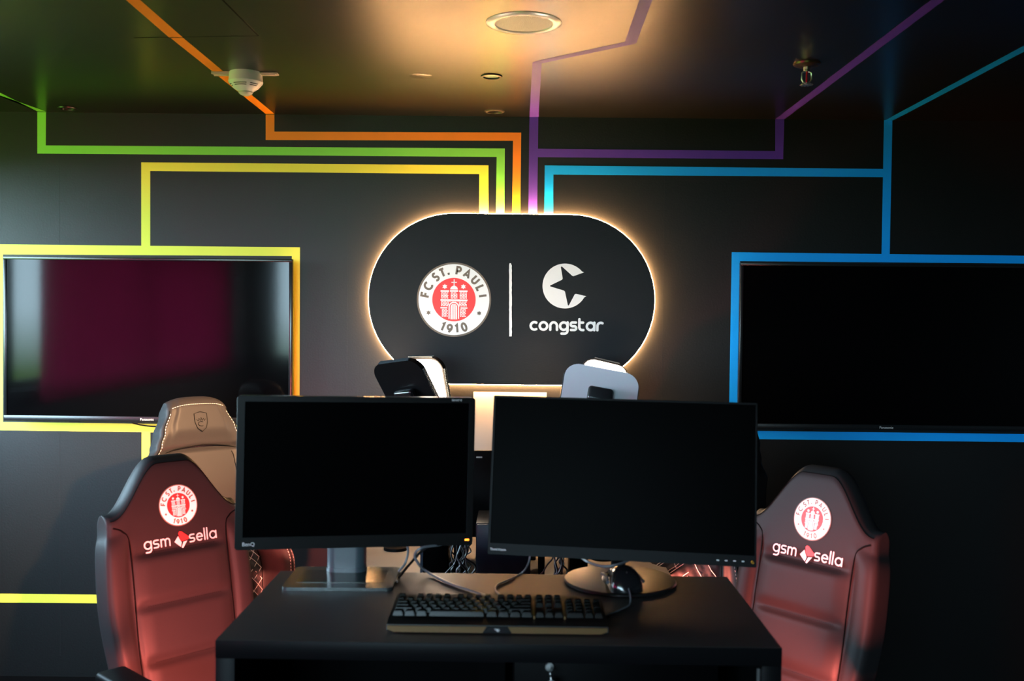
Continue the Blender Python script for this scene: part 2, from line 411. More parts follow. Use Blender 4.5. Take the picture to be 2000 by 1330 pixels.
# ------------------------------------------------------------------ the lit sign
SY = WY-.056
sgn = thing('illuminated_sign', 'black pill-shaped sign with warm glowing edge, a round club crest and a white star logo', 'sign', (PY(999,585,SY).x, WY, PY(999,585,SY).z))
so = sgn.location
def SG(px, py): p = PY(px, py, SY-.001); return (p.x-so.x, p.z-so.z)
sc = (PY(1281,585,SY) - PY(718,585,SY)).length/563     # metres per pixel
sgn_rot = -0.004
def stadium(w, h, n=28):
    r = h/2; return [(w/2-r + r*math.cos(R(-90+180*k/n)), r*math.sin(R(-90+180*k/n))) for k in range(n+1)] + [(-(w/2-r) + r*math.cos(R(90+180*k/n)), r*math.sin(R(90+180*k/n))) for k in range(n+1)]
bw, bh = 560*sc, 333*sc
mb = MB(); mb.prism(stadium(bw, bh), SY-WY, SY-WY+.022); mb.build('board', M_board, sgn)
mb = MB(); outer = stadium(bw+.008, bh+.008); inner = stadium(bw-.022, bh-.022); n = len(outer); vs_ = []; 
for d in (SY-WY+.024, SY-WY+.038):
    vs_ += [(p[0], d, p[1]) for p in outer] + [(p[0], d, p[1]) for p in inner]
fs = []
for i in range(n):
    j = (i+1) % n
    fs += [(i, j, n+j, n+i), (2*n+i, 3*n+i, 3*n+j, 2*n+j), (i, 2*n+i, 2*n+j, j), (n+i, n+j, 3*n+j, 3*n+i)]
mb.add(vs_, fs); mb.build('led_strip', M_led, sgn)
for sx in (-1, 1):
    for sz in (-1, 1):
        mb = MB(); mb.box(sx*bw*.3-.03, SY-WY+.021, sz*bh*.28-.03, sx*bw*.3+.03, -.0, sz*bh*.28+.03); mb.build('standoff_bracket', M_dark, sgn)

def crest(mb, cx, cz, k, d):
    """round crest: k = metres per unit, outer radius 363 units"""
    T = lambda x, y: (cx + x*k, cz + y*k)
    def disc(r, m, dd, x=0, y=0, n=72): mb.use(m).flat([T(*p) for p in circ(x, y, r, n)], dd)
    e = .00045
    disc(363, M_brown, d); disc(346, M_legend, d-e); disc(212, M_red, d-2*e)
    def put(ch, ang, rad, down=False, s=74, w=21):
        adv, ss = G[ch]
        a = R(ang)
        for q_, st in enumerate(ss):
            def tf(p):
                lx, ly = p[0]-adv*s/2, p[1]
                if not down:
                    rr = rad+ly; return T(rr*math.sin(a)+lx*math.cos(a), rr*math.cos(a)-lx*math.sin(a))
                rr = rad-ly; return T(rr*math.sin(a)+lx*math.cos(a), -rr*math.cos(a)+lx*math.sin(a))
            stroke(mb, [(q[0]*s, q[1]*s) for q in st], w, d-2*e-q_*6e-5, tf, False)
    mb.use(M_brown)
    for ch, a in zip('FCST.PAULI', (-80,-63,-39.5,-23.5,-12,9,27,47,66,82)): put(ch, a, 247)
    for ch, a in zip('1910', (-22.5,-8,5.5,21)): put(ch, a, 322, True)
    def star(x, y, r, m, dd):
        mb.use(m)
        for o in (0, 60): mb.flat([T(x + r*math.cos(R(90+o+120*i)), y + r*math.sin(R(90+o+120*i))) for i in range(3)], dd - (1e-5 if o else 0))
    star(-247, -130, 24, M_brown, d-2*e); star(247, -130, 24, M_brown, d-2*e)
    dd = d-3*e
    star(-90, 127, 27, M_legend, dd); star(91, 127, 27, M_legend, dd)
    mb.use(M_legend)
    def rc(x0, y0, x1, y1, D=None): mb.flat([T(x0-433, 476-y0), T(x1-433, 476-y0), T(x1-433, 476-y1), T(x0-433, 476-y1)], dd if D is None else D)
    rc(302,385,385,400); rc(395,383,473,399); rc(483,385,565,400); rc(302,473,565,489); rc(302,550,370,563); rc(498,550,565,563)
    rc(429,277,438,345); rc(407,303,460,311)
    mb.flat([T(37*math.cos(R(a)), 99+37*math.sin(R(a))) for a in range(0, 181, 12)], dd)
    rnd = random.Random(4)
    def bricks(x0, y0, x1, y1, hh=13):
        y = y0; k_ = 0
        while y+hh <= y1+2:
            x = x0 + (0 if k_ % 2 == 0 else 0)
            first = 12 if k_ % 2 else 24
            wv = first
            while x < x1-5:
                xe = min(x+wv, x1); rc(x, y, xe, y+hh-4); x = xe+5; wv = 19+rnd.random()*7
            y += hh; k_ += 1
    for a, b in ((308,378),(402,466),(489,559)): bricks(a, 405, b, 470)
    bricks(308, 493, 384, 546); bricks(482, 493, 559, 546)
    bricks(316, 568, 374, 652); bricks(494, 568, 551, 652); bricks(384, 493, 482, 499, 8)
    def archp(r): return [T(r*math.cos(R(a)), -72+r*math.sin(R(a))) for a in range(0, 181, 12)] + [T(-r, -193+ (0 if r < 45 else 6)), T(r, -193+(0 if r < 45 else 6))]
    mb.use(M_legend).flat(archp(52), dd-e); mb.use(M_red).flat(archp(40), dd-2*e); mb.use(M_legend).flat(archp(32), dd-3*e)
    mb.use(M_red); rc(432, 518, 436, 668, dd-4*e); rc(416, 526, 419, 668, dd-4*e); rc(449, 526, 452, 668, dd-4*e)
FD = SY-WY-.0006
c0 = SG(886.6, 585.2)
mb = MB(); mb.keep = True; crest(mb, c0[0], c0[1], sc*72.6/363, FD); mb.build('crest', parent=sgn, smooth=0)
mb = MB(); mb.keep = True; mb.use(M_legend)
rn = random.Random(3); L_ = []; R_ = []
for k in range(31):
    y = 514+143*k/30; a = SG(994.4+rn.uniform(-.35,.35)+(1 if k == 0 else 0), y); b = SG(999.6+rn.uniform(-.35,.35)-(2 if k == 0 else 0), y); L_.append(a); R_.append(b)
mb.flat(L_+R_[::-1], FD); mb.build('divider_line', parent=sgn, smooth=0)
mb = MB(); mb.keep = True; mb.use(M_legend)
Z5 = lambda x, y: SG(800+x/5.0, 490+y/5.0)
a0 = math.degrees(math.atan2(343-443, 1727-1517)); a1 = math.degrees(math.atan2(343-210, 1703-1517))-360
pl = [Z5(1703,210), Z5(1600,247), Z5(1588,243), Z5(1489,153), Z5(1480,153), Z5(1477,160), Z5(1495,270), Z5(1488,282), Z5(1374,337), Z5(1371,343), Z5(1376,348), Z5(1508,388), Z5(1517,398), Z5(1545,528), Z5(1551,534), Z5(1557,529), Z5(1613,424), Z5(1624,419), Z5(1727,443)]
pl += [Z5(1517+219*math.cos(R(a)), 343-219*math.sin(R(a))) for a in [a0+(a1-a0)*k/60 for k in range(1, 60)]]
mb.flat(pl, FD); mb.build('star_logo', parent=sgn, smooth=0)
mb = MB(); mb.keep = True; mb.use(M_legend)
p0 = Z5(1182, 768); xh = 73*sc/5
write(mb, 'congstar', p0[0]+.0, p0[1], xh, 24*sc/5, 30*sc/5, FD); wl = mb.build('lettering', parent=sgn, smooth=0)

# cream panel on the wall beneath the sign
a = W(925, 765); b = W(1065, 985)
mb = MB(); mb.box(a[0], WY-.010, b[1], b[0], WY-.0005, a[1], bev=.001)
tag(mb.build('wall_board', M_cream), 'cream board on the wall under the glowing sign, seen between the two desk monitors', 'board')

# ------------------------------------------------------------------ televisions
M_tvbezel = mat('tv_bezel', (.006,.007,.008), .25, spec=.5)
def text_mesh(name, body, size, align, m, parent):
    tx = bpy.data.curves.new(name, 'FONT'); tx.body = body; tx.size = size; tx.align_x = align
    tmp = bpy.data.objects.new('tmp', tx); C.objects.link(tmp)
    me = bpy.data.meshes.new_from_object(tmp); bpy.data.objects.remove(tmp)
    me.materials.clear(); me.materials.append(m)
    t = bpy.data.objects.new(name, me); C.objects.link(t); t.parent = parent
    return t
def television(label, px0, py0, px1, py1, YF, name_x, refl):
    TL = PY(px0, py0, YF); BR = PY(px1, py1, YF)
    x0, x1, z1, z0 = TL.x, BR.x, TL.z, BR.z
    o = thing('television', label, 'television', ((x0+x1)/2, WY, (z0+z1)/2)); w = x1-x0; h = z1-z0; f = YF-WY
    mb = MB(); b = .014; bb = .026
    mb.box(-w/2, f, h/2-b, w/2, f+.03, h/2, bev=.002); mb.box(-w/2, f, -h/2, w/2, f+.03, -h/2+bb, bev=.002)
    mb.box(-w/2, f, -h/2+bb, -w/2+b, f+.03, h/2-b, bev=.002); mb.box(w/2-b, f, -h/2+bb, w/2, f+.03, h/2-b, bev=.002)
    mb.build('bezel', M_tvbezel, o)
    mb = MB(); mb.box(-w/2+b, f+.004, -h/2+bb, w/2-b, f+.01, h/2-b); mb.build('screen', refl, o)
    mb = MB(); mb.box(-w/2+.01, f+.03, -h/2+.01, w/2-.01, f+.045, h/2-.01); mb.box(-w*.35, f+.045, -h*.42, w*.35, f+.06, h*.25, bev=.01); mb.build('back_shell', M_plastic, o)
    mb = MB(); mb.box(-.25, f+.0605, -.15, .25, -.0005, .15); mb.build('wall_mount', M_dark, o)
    t = text_mesh('brand_name', 'Panasonic', .016, 'CENTER', M_silver, o)
    t.location = (name_x-o.location.x, f-.0006, -h/2+.008); t.rotation_euler = (PI/2, 0, 0)
    mb = MB(); mb.box(-w/2+.3, f+.002, -h/2-.004, -w/2+.34, f+.012, -h/2); mb.build('sensor', M_gloss, o)
    return o
tv = television('black flat television inside the yellow painted frame, showing a faint magenta reflection', 6, 500, 569, 828, WY-.10, PY(287,822,WY-.10).x, M_tvscreen)
tv.rotation_euler = (0, -0.000, 0)
tv2 = television('black flat television inside the blue painted frame on the right', 1447, 512, 2026, 844, WY-.10, PY(1731,836,WY-.10).x, M_tvscreen_r)
pts = [PY(258,826,WY-.07), PY(275,830,WY-.05), PY(300,833,WY-.04), PY(322,831,WY-.04), PY(330,824,WY-.05)]
mb = MB(); mb.tube(spline(pts), .003); tag(mb.build('television_cable', M_cable), 'thin black cable sagging below the left television', 'cable')

# ------------------------------------------------------------------ ceiling fittings
def ceil_at(px, py): p = PZ(px, py, CEIL); return (p.x, p.y, CEIL)
c = ceil_at(1023, 45); rr = (PZ(1098,45,CEIL)-PZ(949,45,CEIL)).length/2
o = thing('recessed_speaker', 'large round recessed ceiling fitting with a pale grille and bright metal ring', 'ceiling fitting', c)
M_ring = mat('pale_metal_ring', (.92,.93,.86), .22, metal=.1); 
mb = MB(); mb.lathe([(rr*.75,-.001),(rr*.765,-.0045),(rr*.82,-.006),(rr*.93,-.005),(rr,-.0015),(rr*1.003,0.0),(rr*.75,0.0)], 64, cap=False); mb.build('trim_ring', M_ring, o)
M_grille = mat('pale_grille', (.93,.88,.66), .4, bump=.9, bscale=260, vary=.15, vscale=200)
mb = MB(); mb.lathe([(.0001,-.0042),(rr*.4,-.004),(rr*.68,-.003),(rr*.752,-.0015),(rr*.752,-.0005)], 64, cap=False); mb.build('grille', M_grille, o)
c = ceil_at(822, 148.5); mb = MB(); mb.lathe([(.0001,-.0012),(.041,-.0012),(.043,-.0004),(.043,0)], 40, cap=False, M=Matrix.Translation(c))
tag(mb.build('blanking_cap', M_ceil), 'flat round cap painted like the ceiling, left of the open hole', 'ceiling cap')
def hole_ring(px, py, r, label, m, m2, name='recessed_spotlight'):
    c = ceil_at(px, py); o = thing(name, label, 'spotlight', c)
    mb = MB(); mb.lathe([(r*.72,-.001),(r*.74,-.006),(r*.95,-.005),(r,-.0006),(r*.72,-.0006)], 40, cap=False); mb.build('ring', m, o)
    mb = MB(); mb.lathe([(.0001,-.0015),(r*.73,-.0008)], 32, cap=False); mb.build('lens', m2, o)
hole_ring(960, 148.5, .042, 'small round ceiling spotlight with a pale green inside, behind the large fitting', M_ceil, mat('pale_green_metal', (.16,.34,.20), .4, vary=.5, vscale=60))  # inside is a disc of plain pale green
hole_ring(966, 217, .045, 'small round ceiling spotlight close to the wall above the orange stripe', mat('bronze_ring', (.12,.10,.07), .35, metal=.5), M_gloss)
hole_ring(132, 211, .042, 'dark round ceiling spotlight close to the wall beside the green stripe', M_ceil, M_gloss)

# smoke detector
c = ceil_at(480, 142); o = thing('smoke_detector', 'white dome smoke detector with black slots on the orange ceiling stripe', 'smoke detector', c)
sR = .108
mb = MB(); mb.lathe([(sR*.93,0),(sR*.95,-.02),(sR*.97,-.045),(sR*1.0,-.06),(sR*.97,-.067),(sR*.72,-.098),(sR*.42,-.120),(sR*.39,-.121),(.0001,-.121)], 56, cap=False); mb.build('housing', M_white, o)
mb = MB(); mb.lathe([(sR*.40,-.118),(sR*.41,-.128),(sR*.33,-.136),(sR*.2,-.144),(.0001,-.146)], 24, cap=False); mb.build('test_button', mat('clear_cap', (.62,.62,.50), .3), o)
mb = MB()
def cone_r(z): return sR*(.72+.25*(z+.098)/.031)+.0008
for a0, a1 in ((-125,-72),(-58,-25),(-160,-142)):
    for z in (-.080,-.090):
        rr_ = sR*(.97-(.25)*((-.067-z)/.031))+.0008
        pts = [(rr_*math.cos(R(a0+(a1-a0)*k/10)), rr_*math.sin(R(a0+(a1-a0)*k/10)), z) for k in range(11)]
        mb.tube(pts, .0022, 6)
mb.build('vent_slots', M_seam, o)
for sx in (-1, 1):
    mb = MB(); mb.box(sx*.08, -.03, -.012, sx*.205, .03, -.0005, bev=.005); mb.box(sx*.10, -.016, -.016, sx*.19, .016, -.011, bev=.002); mb.build('mounting_bracket', M_putty, o)
o.scale = (.60, .60, .60)

# sprinkler
c = ceil_at(1576, 124); o = thing('sprinkler_head', 'chrome fire sprinkler head hanging from the dark ceiling', 'sprinkler', c)
mb = MB(); mb.lathe([(.062,0),(.060,-.008),(.04,-.016),(.022,-.018),(.0001,-.018)], 36, cap=False); mb.build('escutcheon', mat('dark_bronze', (.10,.06,.035), .3, metal=.7), o)
mb = MB(); mb.lathe([(.016,-.016),(.016,-.03),(.013,-.032),(.013,-.038),(.0001,-.038)], 20, cap=False)
for s in (-1, 1): mb.tube([(s*.010,0,-.036),(s*.021,0,-.044),(s*.023,0,-.075),(s*.016,0,-.085),(s*.004,0,-.092)], .0042, 8)
mb.lathe([(.006,-.088),(.006,-.098),(.0001,-.098)], 12, cap=False)
mb.build('frame_arms', M_steel, o)
mb = MB(); mb.tube([(0,0,-.038),(0,0,-.088)], .0045, 10); mb.build('glass_bulb', mat('red_bulb', (.35,.01,.02), .15), o)
mb = MB()
for k in range(12):
    a = 2*PI*k/12; mb.box(.006, -.004, -.100, .030, .004, -.097, M=Matrix.Rotation(a, 4, 'Z'))
mb.lathe([(.0001,-.0965),(.012,-.0965),(.012,-.1005),(.0001,-.1005)], 16, cap=False); mb.build('deflector', M_steel, o)
o.scale = (.77, .77, .77)

# ------------------------------------------------------------------ front desk
DZ = 1.72-.676
def DP(px, py, dz=0.0): return PZ(px, py, DZ+dz)
cFL, cFR, cBL, cBR = PZ(420,1250,DZ), PZ(1528,1266,DZ), PZ(546,1114,DZ), PZ(1418,1127,DZ)
dW = (cFR-cFL).length; dyaw = math.atan2((cFR-cFL).y, (cFR-cFL).x)
dD = ((cBL+cBR)/2 - (cFL+cFR)/2).length
desk = thing('standing_desk', 'black laminate desk holding two dark monitors and a keyboard', 'desk', ((cFL.x+cFR.x)/2, (cFL.y+cFR.y)/2, 0), dyaw)
M_desk_shade = mat('shaded_desk_laminate', (0.0028, 0.0029, 0.0034), 0.40, spec=.05)  # same laminate, edges and sides darkened since the top catches more light
mb = MB(); mb.use(M_desk_shade).box(-dW/2, 0, DZ-.038, dW/2, dD, DZ-.0004, bev=.0012); mb.use(M_desk).box(-dW/2+.0008, .0008, DZ-.0006, dW/2-.0008, dD-.0008, DZ); mb.build('desk_top', None, desk)  # thin top sheet coloured lighter for the light on the desk top
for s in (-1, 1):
    mb = MB(); a, b = sorted((s*dW/2, s*(dW/2-.040))); mb.box(a, .002, 0, b, dD-.002, DZ-.0385, bev=.001); mb.build('side_panel', M_desk_shade, desk)
mb = MB(); mb.box(-dW/2+.041, dD-.02, .25, dW/2-.041, dD-.004, DZ-.039); mb.build('back_panel', M_dark, desk)
a = DP(928,1300).x-desk.location.x; b = DP(984,1300).x-desk.location.x
mb = MB(); mb.box(a, .10, 0, b, dD-.021, DZ-.039); mb.build('middle_panel', M_dark, desk)
mb = MB(); mb.box(dW/2-.046, .02, .05, dW/2-.0405, .026, DZ-.05); mb.build('edge_trim', M_steel, desk)

# drawer cabinet under the desk
kx = DP(1080, 1300).x
cab = thing('drawer_cabinet', 'black drawer cabinet with a key in its lock under the desk', 'cabinet', ((DP(1080,1300).x), cFL.y, 0), dyaw)
cx0, cx1 = -.078, .36
mb = MB(); mb.box(cx0, .09, 0.03, cx1, dD-.03, DZ-.05); mb.build('body', M_dark, cab)
dzs = [.05, .36, .67, DZ-.055]
for k in range(3):
    mb = MB(); mb.box(cx0+.003, .07, dzs[k]+.004, cx1-.003, .0895, dzs[k+1]-.004, bev=.002); d = mb.build('drawer', M_dark, cab)
    if k < 2: mb = MB(); mb.tube([(cx1-.22,.069,dzs[k+1]-.08),(cx1-.22,.045,dzs[k+1]-.08),(cx1-.06,.045,dzs[k+1]-.08),(cx1-.06,.069,dzs[k+1]-.08)], .004, 8); mb.build('handle', M_plastic, d)
mb = MB(); mb.lathe([(.009,0),(.009,.008),(.0001,.008)], 20, M=Matrix.Translation((0,.0695,DZ-.070)) @ Matrix.Rotation(PI/2,4,'X'), cap=False); mb.build('lock', M_steel, cab)
kk = thing('keys', 'small metal keys hanging from the cabinet lock', 'keys', (cab.location.x, cFL.y, DZ-.070), dyaw)
mb = MB(); mb.box(-.001, .030, -.002, .001, .061, .003); mb.lathe([(.0001,-.001),(.008,-.001),(.008,.001),(.0001,.001)], 16, M=Matrix.Translation((0,.026,0)) @ Matrix.Rotation(PI/2,4,'Y'), cap=False); mb.build('key', M_steel, kk)
mb = MB(); mb.lathe([(.0001,-.001),(.011,-.001),(.011,.001),(.0001,.001)], 20, M=Matrix.Translation((.003,.022,-.024)) @ Matrix.Rotation(PI/2,4,'X'), cap=False); mb.tube([(0,.026,-.004),(.003,.023,-.015)], .001, 6); mb.build('key_tag', M_steel, kk)

# ------------------------------------------------------------------ monitors
def text_part(body, size, loc, parent, m, align='LEFT', rot=(PI/2,0,0), name='brand_name'):
    t = text_mesh(name, body, size, align, m, parent); t.location = loc; t.rotation_euler = rot
    return t
def panel_parts(root, Mloc, w, h, bl, br, bt, bb, rad, dep, mbz):
    """screen housing as children of root; Mloc is the panel frame in root space"""
    mb = MB(); O = rrect(w, h, rad, 5); I = rrect(w-bl-br, h-bt-bb, .001, 5, (bl-br)/2, (bb-bt)/2)
    n = len(O); vs_ = [(p[0], .0015, p[1]) for p in O] + [(p[0]*.998, 0, p[1]*.998) for p in O] + [(p[0], 0, p[1]) for p in I] + [(p[0], .006, p[1]) for p in I] + [(p[0], dep*.55, p[1]) for p in O]
    fs = []
    for i in range(n):
        j = (i+1) % n
        fs += [(i, j, n+j, n+i), (n+i, n+j, 2*n+j, 2*n+i), (2*n+i, 2*n+j, 3*n+j, 3*n+i), (4*n+i, 4*n+j, j, i)]
    fs.append([4*n+i for i in range(n)])
    mb.use(mbz).add(vs_, [f for k, f in enumerate(fs) if k % 4 < 2 or k == len(fs)-1], Mloc)
    mb.use(mat('frame_lip_highlight', (.05,.055,.06), .2, spec=.9)).add(vs_, [f for k, f in enumerate(fs) if k % 4 > 1 and k != len(fs)-1], Mloc)  # lip and outer sides coloured lighter, standing in for the window highlight
    hs = mb.build('bezel', None, root)
    mb = MB(); mb.box(-w/2+bl, .005, -h/2+bb, w/2-br, .0065, h/2-bt, M=Mloc); mb.build('screen', M_screen, root)
    mb = MB(); mb.box(-w*.36, dep*.55, -h*.36, w*.36, dep, h*.34, M=Mloc, bev=.008, seg=3)
    for k in range(9): mb.box(-w*.25, dep, -h*.05+k*.012, w*.25, dep+.001, -h*.05+k*.012+.004, M=Mloc)
    mb.build('back_cover', M_plastic, root)
    return hs
# left monitor
b0, b1, b2, b3 = DP(548,1160), DP(768,1162), DP(782,1108), DP(580,1106)
bc = (b0+b1+b2+b3)/4
ml = thing('monitor', 'left desk monitor with thick black frame on a rectangular grey foot', 'monitor', (bc.x, bc.y, DZ))
T0 = Matrix.Translation(-Vector(ml.location))
MF, w, h = frame(PY(463.5,773,2.45), PY(929,777,2.575), PY(459,1075,2.445))
panel_parts(ml, T0 @ MF, w, h, .019, .016, .014, .031, .008, .06, mat('monitor_frame_plastic', (.0028,.0026,.0025), .38, spec=.12))
t_ = text_part('BenQ', .013, (0,0,0), ml, M_silver); t_.matrix_local = T0 @ MF @ Matrix.Translation((-w/2+.018, -.0005, -h/2+.010)) @ Matrix.Rotation(PI/2,4,'X')
t_ = text_part('SENSEYE', .007, (0,0,0), ml, M_silver, name='small_print'); t_.matrix_local = T0 @ MF @ Matrix.Translation((w/2-.062, -.0005, h/2-.009)) @ Matrix.Rotation(PI/2,4,'X')
mb = MB(); mb.box(w/2-.020, -.001, -h/2+.012, w/2-.009, .001, -h/2+.017, M=T0 @ MF, bev=.0006)
mb.build('power_light', mat('orange_led', (1,.3,.02), .4, emit=(1,.28,.02), estr=3.0), ml)
byaw = math.atan2((b1-b0).y, (b1-b0).x)
bw_ = (b1-b0).length; bd_ = .20
MBs = Matrix.Rotation(byaw+.01, 4, 'Z')
mb = MB(); mb.prism(rrect(bw_, bd_, .014, 6), 0.0, .008, M=MBs, plane='xy')
RR = rrect(bw_*.80, bd_*.58, .006, 4, 0, .004)
mb.build('foot', M_greyplate, ml)
mb = MB(); mb.prism(RR, .0081, .0088, M=MBs, plane='xy'); mb.build('foot_inlay', mat('foot_inlay_metal', (.05,.055,.05), .18, metal=.8), ml)
mb = MB(); nx = PY(677, 1090, 2.55).x - ml.location.x
mb.prism(rrect(.100, .055, .026, 8, nx, .065), .0085, .24, plane='xy'); mb.build('neck', M_greyblue, ml)
mb = MB(); mb.prism(rrect(.104, .059, .028, 8, nx, .065), .0085, .018, plane='xy'); mb.build('neck_collar', M_greyblue, ml)

# right monitor
bc = DP(1211, 1137)
mr_ = thing('monitor', 'right desk monitor with thin black frame on a round foot', 'monitor', (bc.x, bc.y, DZ))
T0 = Matrix.Translation(-Vector(mr_.location))
MF2, w2, h2 = frame(PY(964.5,772,2.53), PY(1480,787,2.445), PY(949,1082,2.47))
panel_parts(mr_, T0 @ MF2, w2, h2, .006, .004, .005, .028, .003, .05, M_plastic)
t_ = text_part('ThinkVision', .0085, (0,0,0), mr_, M_silver); t_.matrix_local = T0 @ MF2 @ Matrix.Translation((-w2/2+.006, -.0005, -h2/2+.010)) @ Matrix.Rotation(PI/2,4,'X')
mb = MB()
for k in range(4): mb.box(w2/2-.095+k*.020, -.001, -h2/2+.012, w2/2-.089+k*.020, .0005, -h2/2+.0145, M=T0 @ MF2)
mb.build('menu_buttons', M_silver, mr_)
mb = MB(); mb.lathe([(.0001,-.001),(.003,-.001),(.003,.001)], 12, M=T0 @ MF2 @ Matrix.Translation((w2/2-.010, -.0003, -h2/2+.012)) @ Matrix.Rotation(PI/2,4,'X'), cap=False)
mb.build('power_light', mat('yellow_led', (1,.7,.05), .4, emit=(1,.62,.03), estr=3.0), mr_)
fr_ = (DP(1320,1137)-DP(1103,1137)).length/2
mb = MB(); mb.lathe([(fr_*.96,0.0),(fr_,.003),(fr_,.006),(fr_*.985,.009),(fr_*.95,.0095),(.0001,.0105)], 72, cap=False); mb.build('foot', M_desk if False else mat('satin_black_foot', (.006,.006,.006), .28, spec=.5), mr_)
mb = MB(); mb.prism(rrect(.036, .036, .01, 6, .0, .05), .0095, .30, plane='xy'); mb.build('neck', M_plastic, mr_)
# hinge block between neck and housing
mb = MB(); mb.box(-.04, .035, .19, .04, .075, .27, bev=.006); mb.build('hinge', M_plastic, mr_)

# ------------------------------------------------------------------ keyboard
kF = DP(971, 1238); kW = .468
kb = thing('keyboard', 'black mechanical keyboard with a bronze front edge', 'keyboard', (kF.x, kF.y, DZ), dyaw+.004)
mb = MB(); KD = .185
prof = [(0.0, .001), (-.002, .006), (.002, .017), (.030, .021), (KD, .030), (KD, .001)]    # (y, z)
hw = kW/2
vs_ = []; n = len(prof)
for sx in (-1, 1):
    for i, (y, z) in enumerate(prof): vs_.append((sx*(hw - (.012 if i < 1 else .0)), y, z))
fs = [list(range(n)), list(range(2*n-1, n-1, -1))] + [(i, (i+1) % n, (i+1) % n+n, i+n) for i in range(n)]
mb.add(vs_, fs); mb.build('case', mat('keyboard_case', (.004,.004,.004), .35, spec=.3), kb)
mb = MB(); mb.prism([(-hw+.016,.0025),(-.031,.0025),(-.023,.0155),(-hw+.002,.0155),(-hw+.002,.008)], -.0030, .0022); mb.prism([(hw-.016,.0025),(.031,.0025),(.023,.0155),(hw-.002,.0155),(hw-.002,.008)], -.0030, .0022)
mb.build('front_trim', M_bronze, kb)
mb = MB(); mb.prism([(-.030,.0025),(.030,.0025),(.022,.0155),(-.022,.0155)], -.0022, .0022); lg = mb.build('badge_plate', M_gloss, kb)
mb = MB(); mb.keep = True; mb.use(M_silver)
for pts in ([(-.004,.013),(-.001,.009),(0,.0045),(.002,.009),(.0045,.0125),(.001,.0105),(-.0005,.0105)], [(-.007,.0125),(-.003,.0095),(-.001,.006),(-.004,.0088)], [(.0065,.010),(.0035,.0065),(.001,.0045),(.0022,.0075)]):
    mb.flat(pts, -.0025)
mb.build('badge', parent=lg, smooth=0)
U = .0192
rows = []   # (x in U from left, row, width)
x = 0
for a, b in ((0,1),(2,4),(6.5,4),(11,4),(15.25,3)):
    for k in range(b): rows.append((a+k, 5.25, 1))
for k in range(13): rows.append((k, 4, 1))
rows.append((13, 4, 2))
rows.append((0,3,1.5)); rows += [(1.5+k,3,1) for k in range(12)]; rows.append((13.5,3,1.5))
rows.append((0,2,1.75)); rows += [(1.75+k,2,1) for k in range(11)]; rows.append((12.75,2,2.25))
rows.append((0,1,2.25)); rows += [(2.25+k,1,1) for k in range(10)]; rows.append((12.25,1,2.75))
x = 0
for wk in (1.25,1.25,1.25,6.25,1.25,1.25,1.25,1.25): rows.append((x,0,wk)); x += wk
for r_ in (4, 3): rows += [(15.25+k, r_, 1) for k in range(3)]
rows += [(16.25,1,1),(15.25,0,1),(16.25,0,1),(17.25,0,1)]
for r_ in (4,3,2,1): rows += [(18.5+k, r_, 1) for k in range(3)]
rows += [(21.5,4,1),(21.5,2.5,1.01),(21.5,.5,1.01),(18.5,0,2),(20.5,0,1)]
TW = 22.5*U; ks = (kW-.014)/TW
 
for xx in (15.13, 18.37):
    mb = MB(); X = -hw+.007+xx*U*ks; mb.prism([(.033,.0222),(.033+5.2*U,.0265),(.033+5.2*U,.033),(.033,.029)], X-.0016, X+.0016, plane='yz'); mb.build('divider_strip', M_bronze, kb)
meshes = {}
def key_mesh(wk, hk=1.0):
    if (wk,hk) in meshes: return meshes[(wk,hk)]
    bm = bmesh.new(); a = U*wk-.0012; d = U*hk-.0012
    bmesh.ops.create_cube(bm, size=1)
    for v in bm.verts:
        top = v.co.z > 0
        v.co = Vector((v.co.x*(a-(.006 if top else 0)), v.co.y*(d-(.006 if top else 0)) + (.0008 if top else 0), .0 if not top else .0095))
    bmesh.ops.bevel(bm, geom=list(bm.edges), offset=.0011, segments=2, affect='EDGES')
    me = bpy.data.meshes.new('key'); bm.to_mesh(me); bm.free(); me.materials.append(M_key)
    me.polygons.foreach_set('use_smooth', [True]*len(me.polygons)); me.set_sharp_from_angle(angle=R(40))
    meshes[(wk,hk)] = me; return me
TW = 22.5*U; ks = (kW-.014)/TW
slope = math.atan2(.009, .155)
for (kx_, r_, wk) in rows:
    hk = 2.0 if wk == 1.01 else 1.0; wv = 1 if wk == 1.01 else wk
    o = bpy.data.objects.new('key', key_mesh(wv, hk)); C.objects.link(o); o.parent = kb
    yy = .034 + (r_+.5)*U*1.02
    o.location = (-hw+.007 + (kx_+wv/2)*U*ks, yy, .0215 + (yy-.030)*.058 + .0035)
    o.rotation_euler = (slope + R((3 - r_)*1.2) , 0, 0)

# mouse standing on the round foot of the right monitor
mp = PZ(1228, 1160, DZ+.0105)
mouse = thing('computer_mouse', 'black corded mouse resting on the round monitor foot', 'mouse', (mp.x, mp.y, DZ+.0105), R(6))
mb = MB(); N1, N2 = 26, 28; vs_ = []; fs = []
for i in range(N1+1):
    t = i/N1; y = t*.122
    wv = .034*(1-.16*math.sin(PI*t)**2*(1 if t < .55 else .6)) * (1-abs(2*t-1)**7)**.5 + .0005
    hv = (.020 + .022*math.sin(PI*min(1, t*1.05+.12))**1.2) * (1-abs(2*t-1)**6)**.5 + .0004
    for k in range(N2):
        a = 2*PI*k/N2; cx_, sx_ = math.cos(a), math.sin(a)
        xx = wv*math.copysign(abs(cx_)**.75, cx_); zz = hv*abs(sx_)**.8 if sx_ > 0 else 0
        vs_.append((xx, y, max(zz, 0) + .0005))
for i in range(N1):
    for k in range(N2): fs.append((i*N2+k, i*N2+(k+1) % N2, (i+1)*N2+(k+1) % N2, (i+1)*N2+k))
fs.append(list(range(N2))); fs.append([N1*N2+k for k in range(N2)])
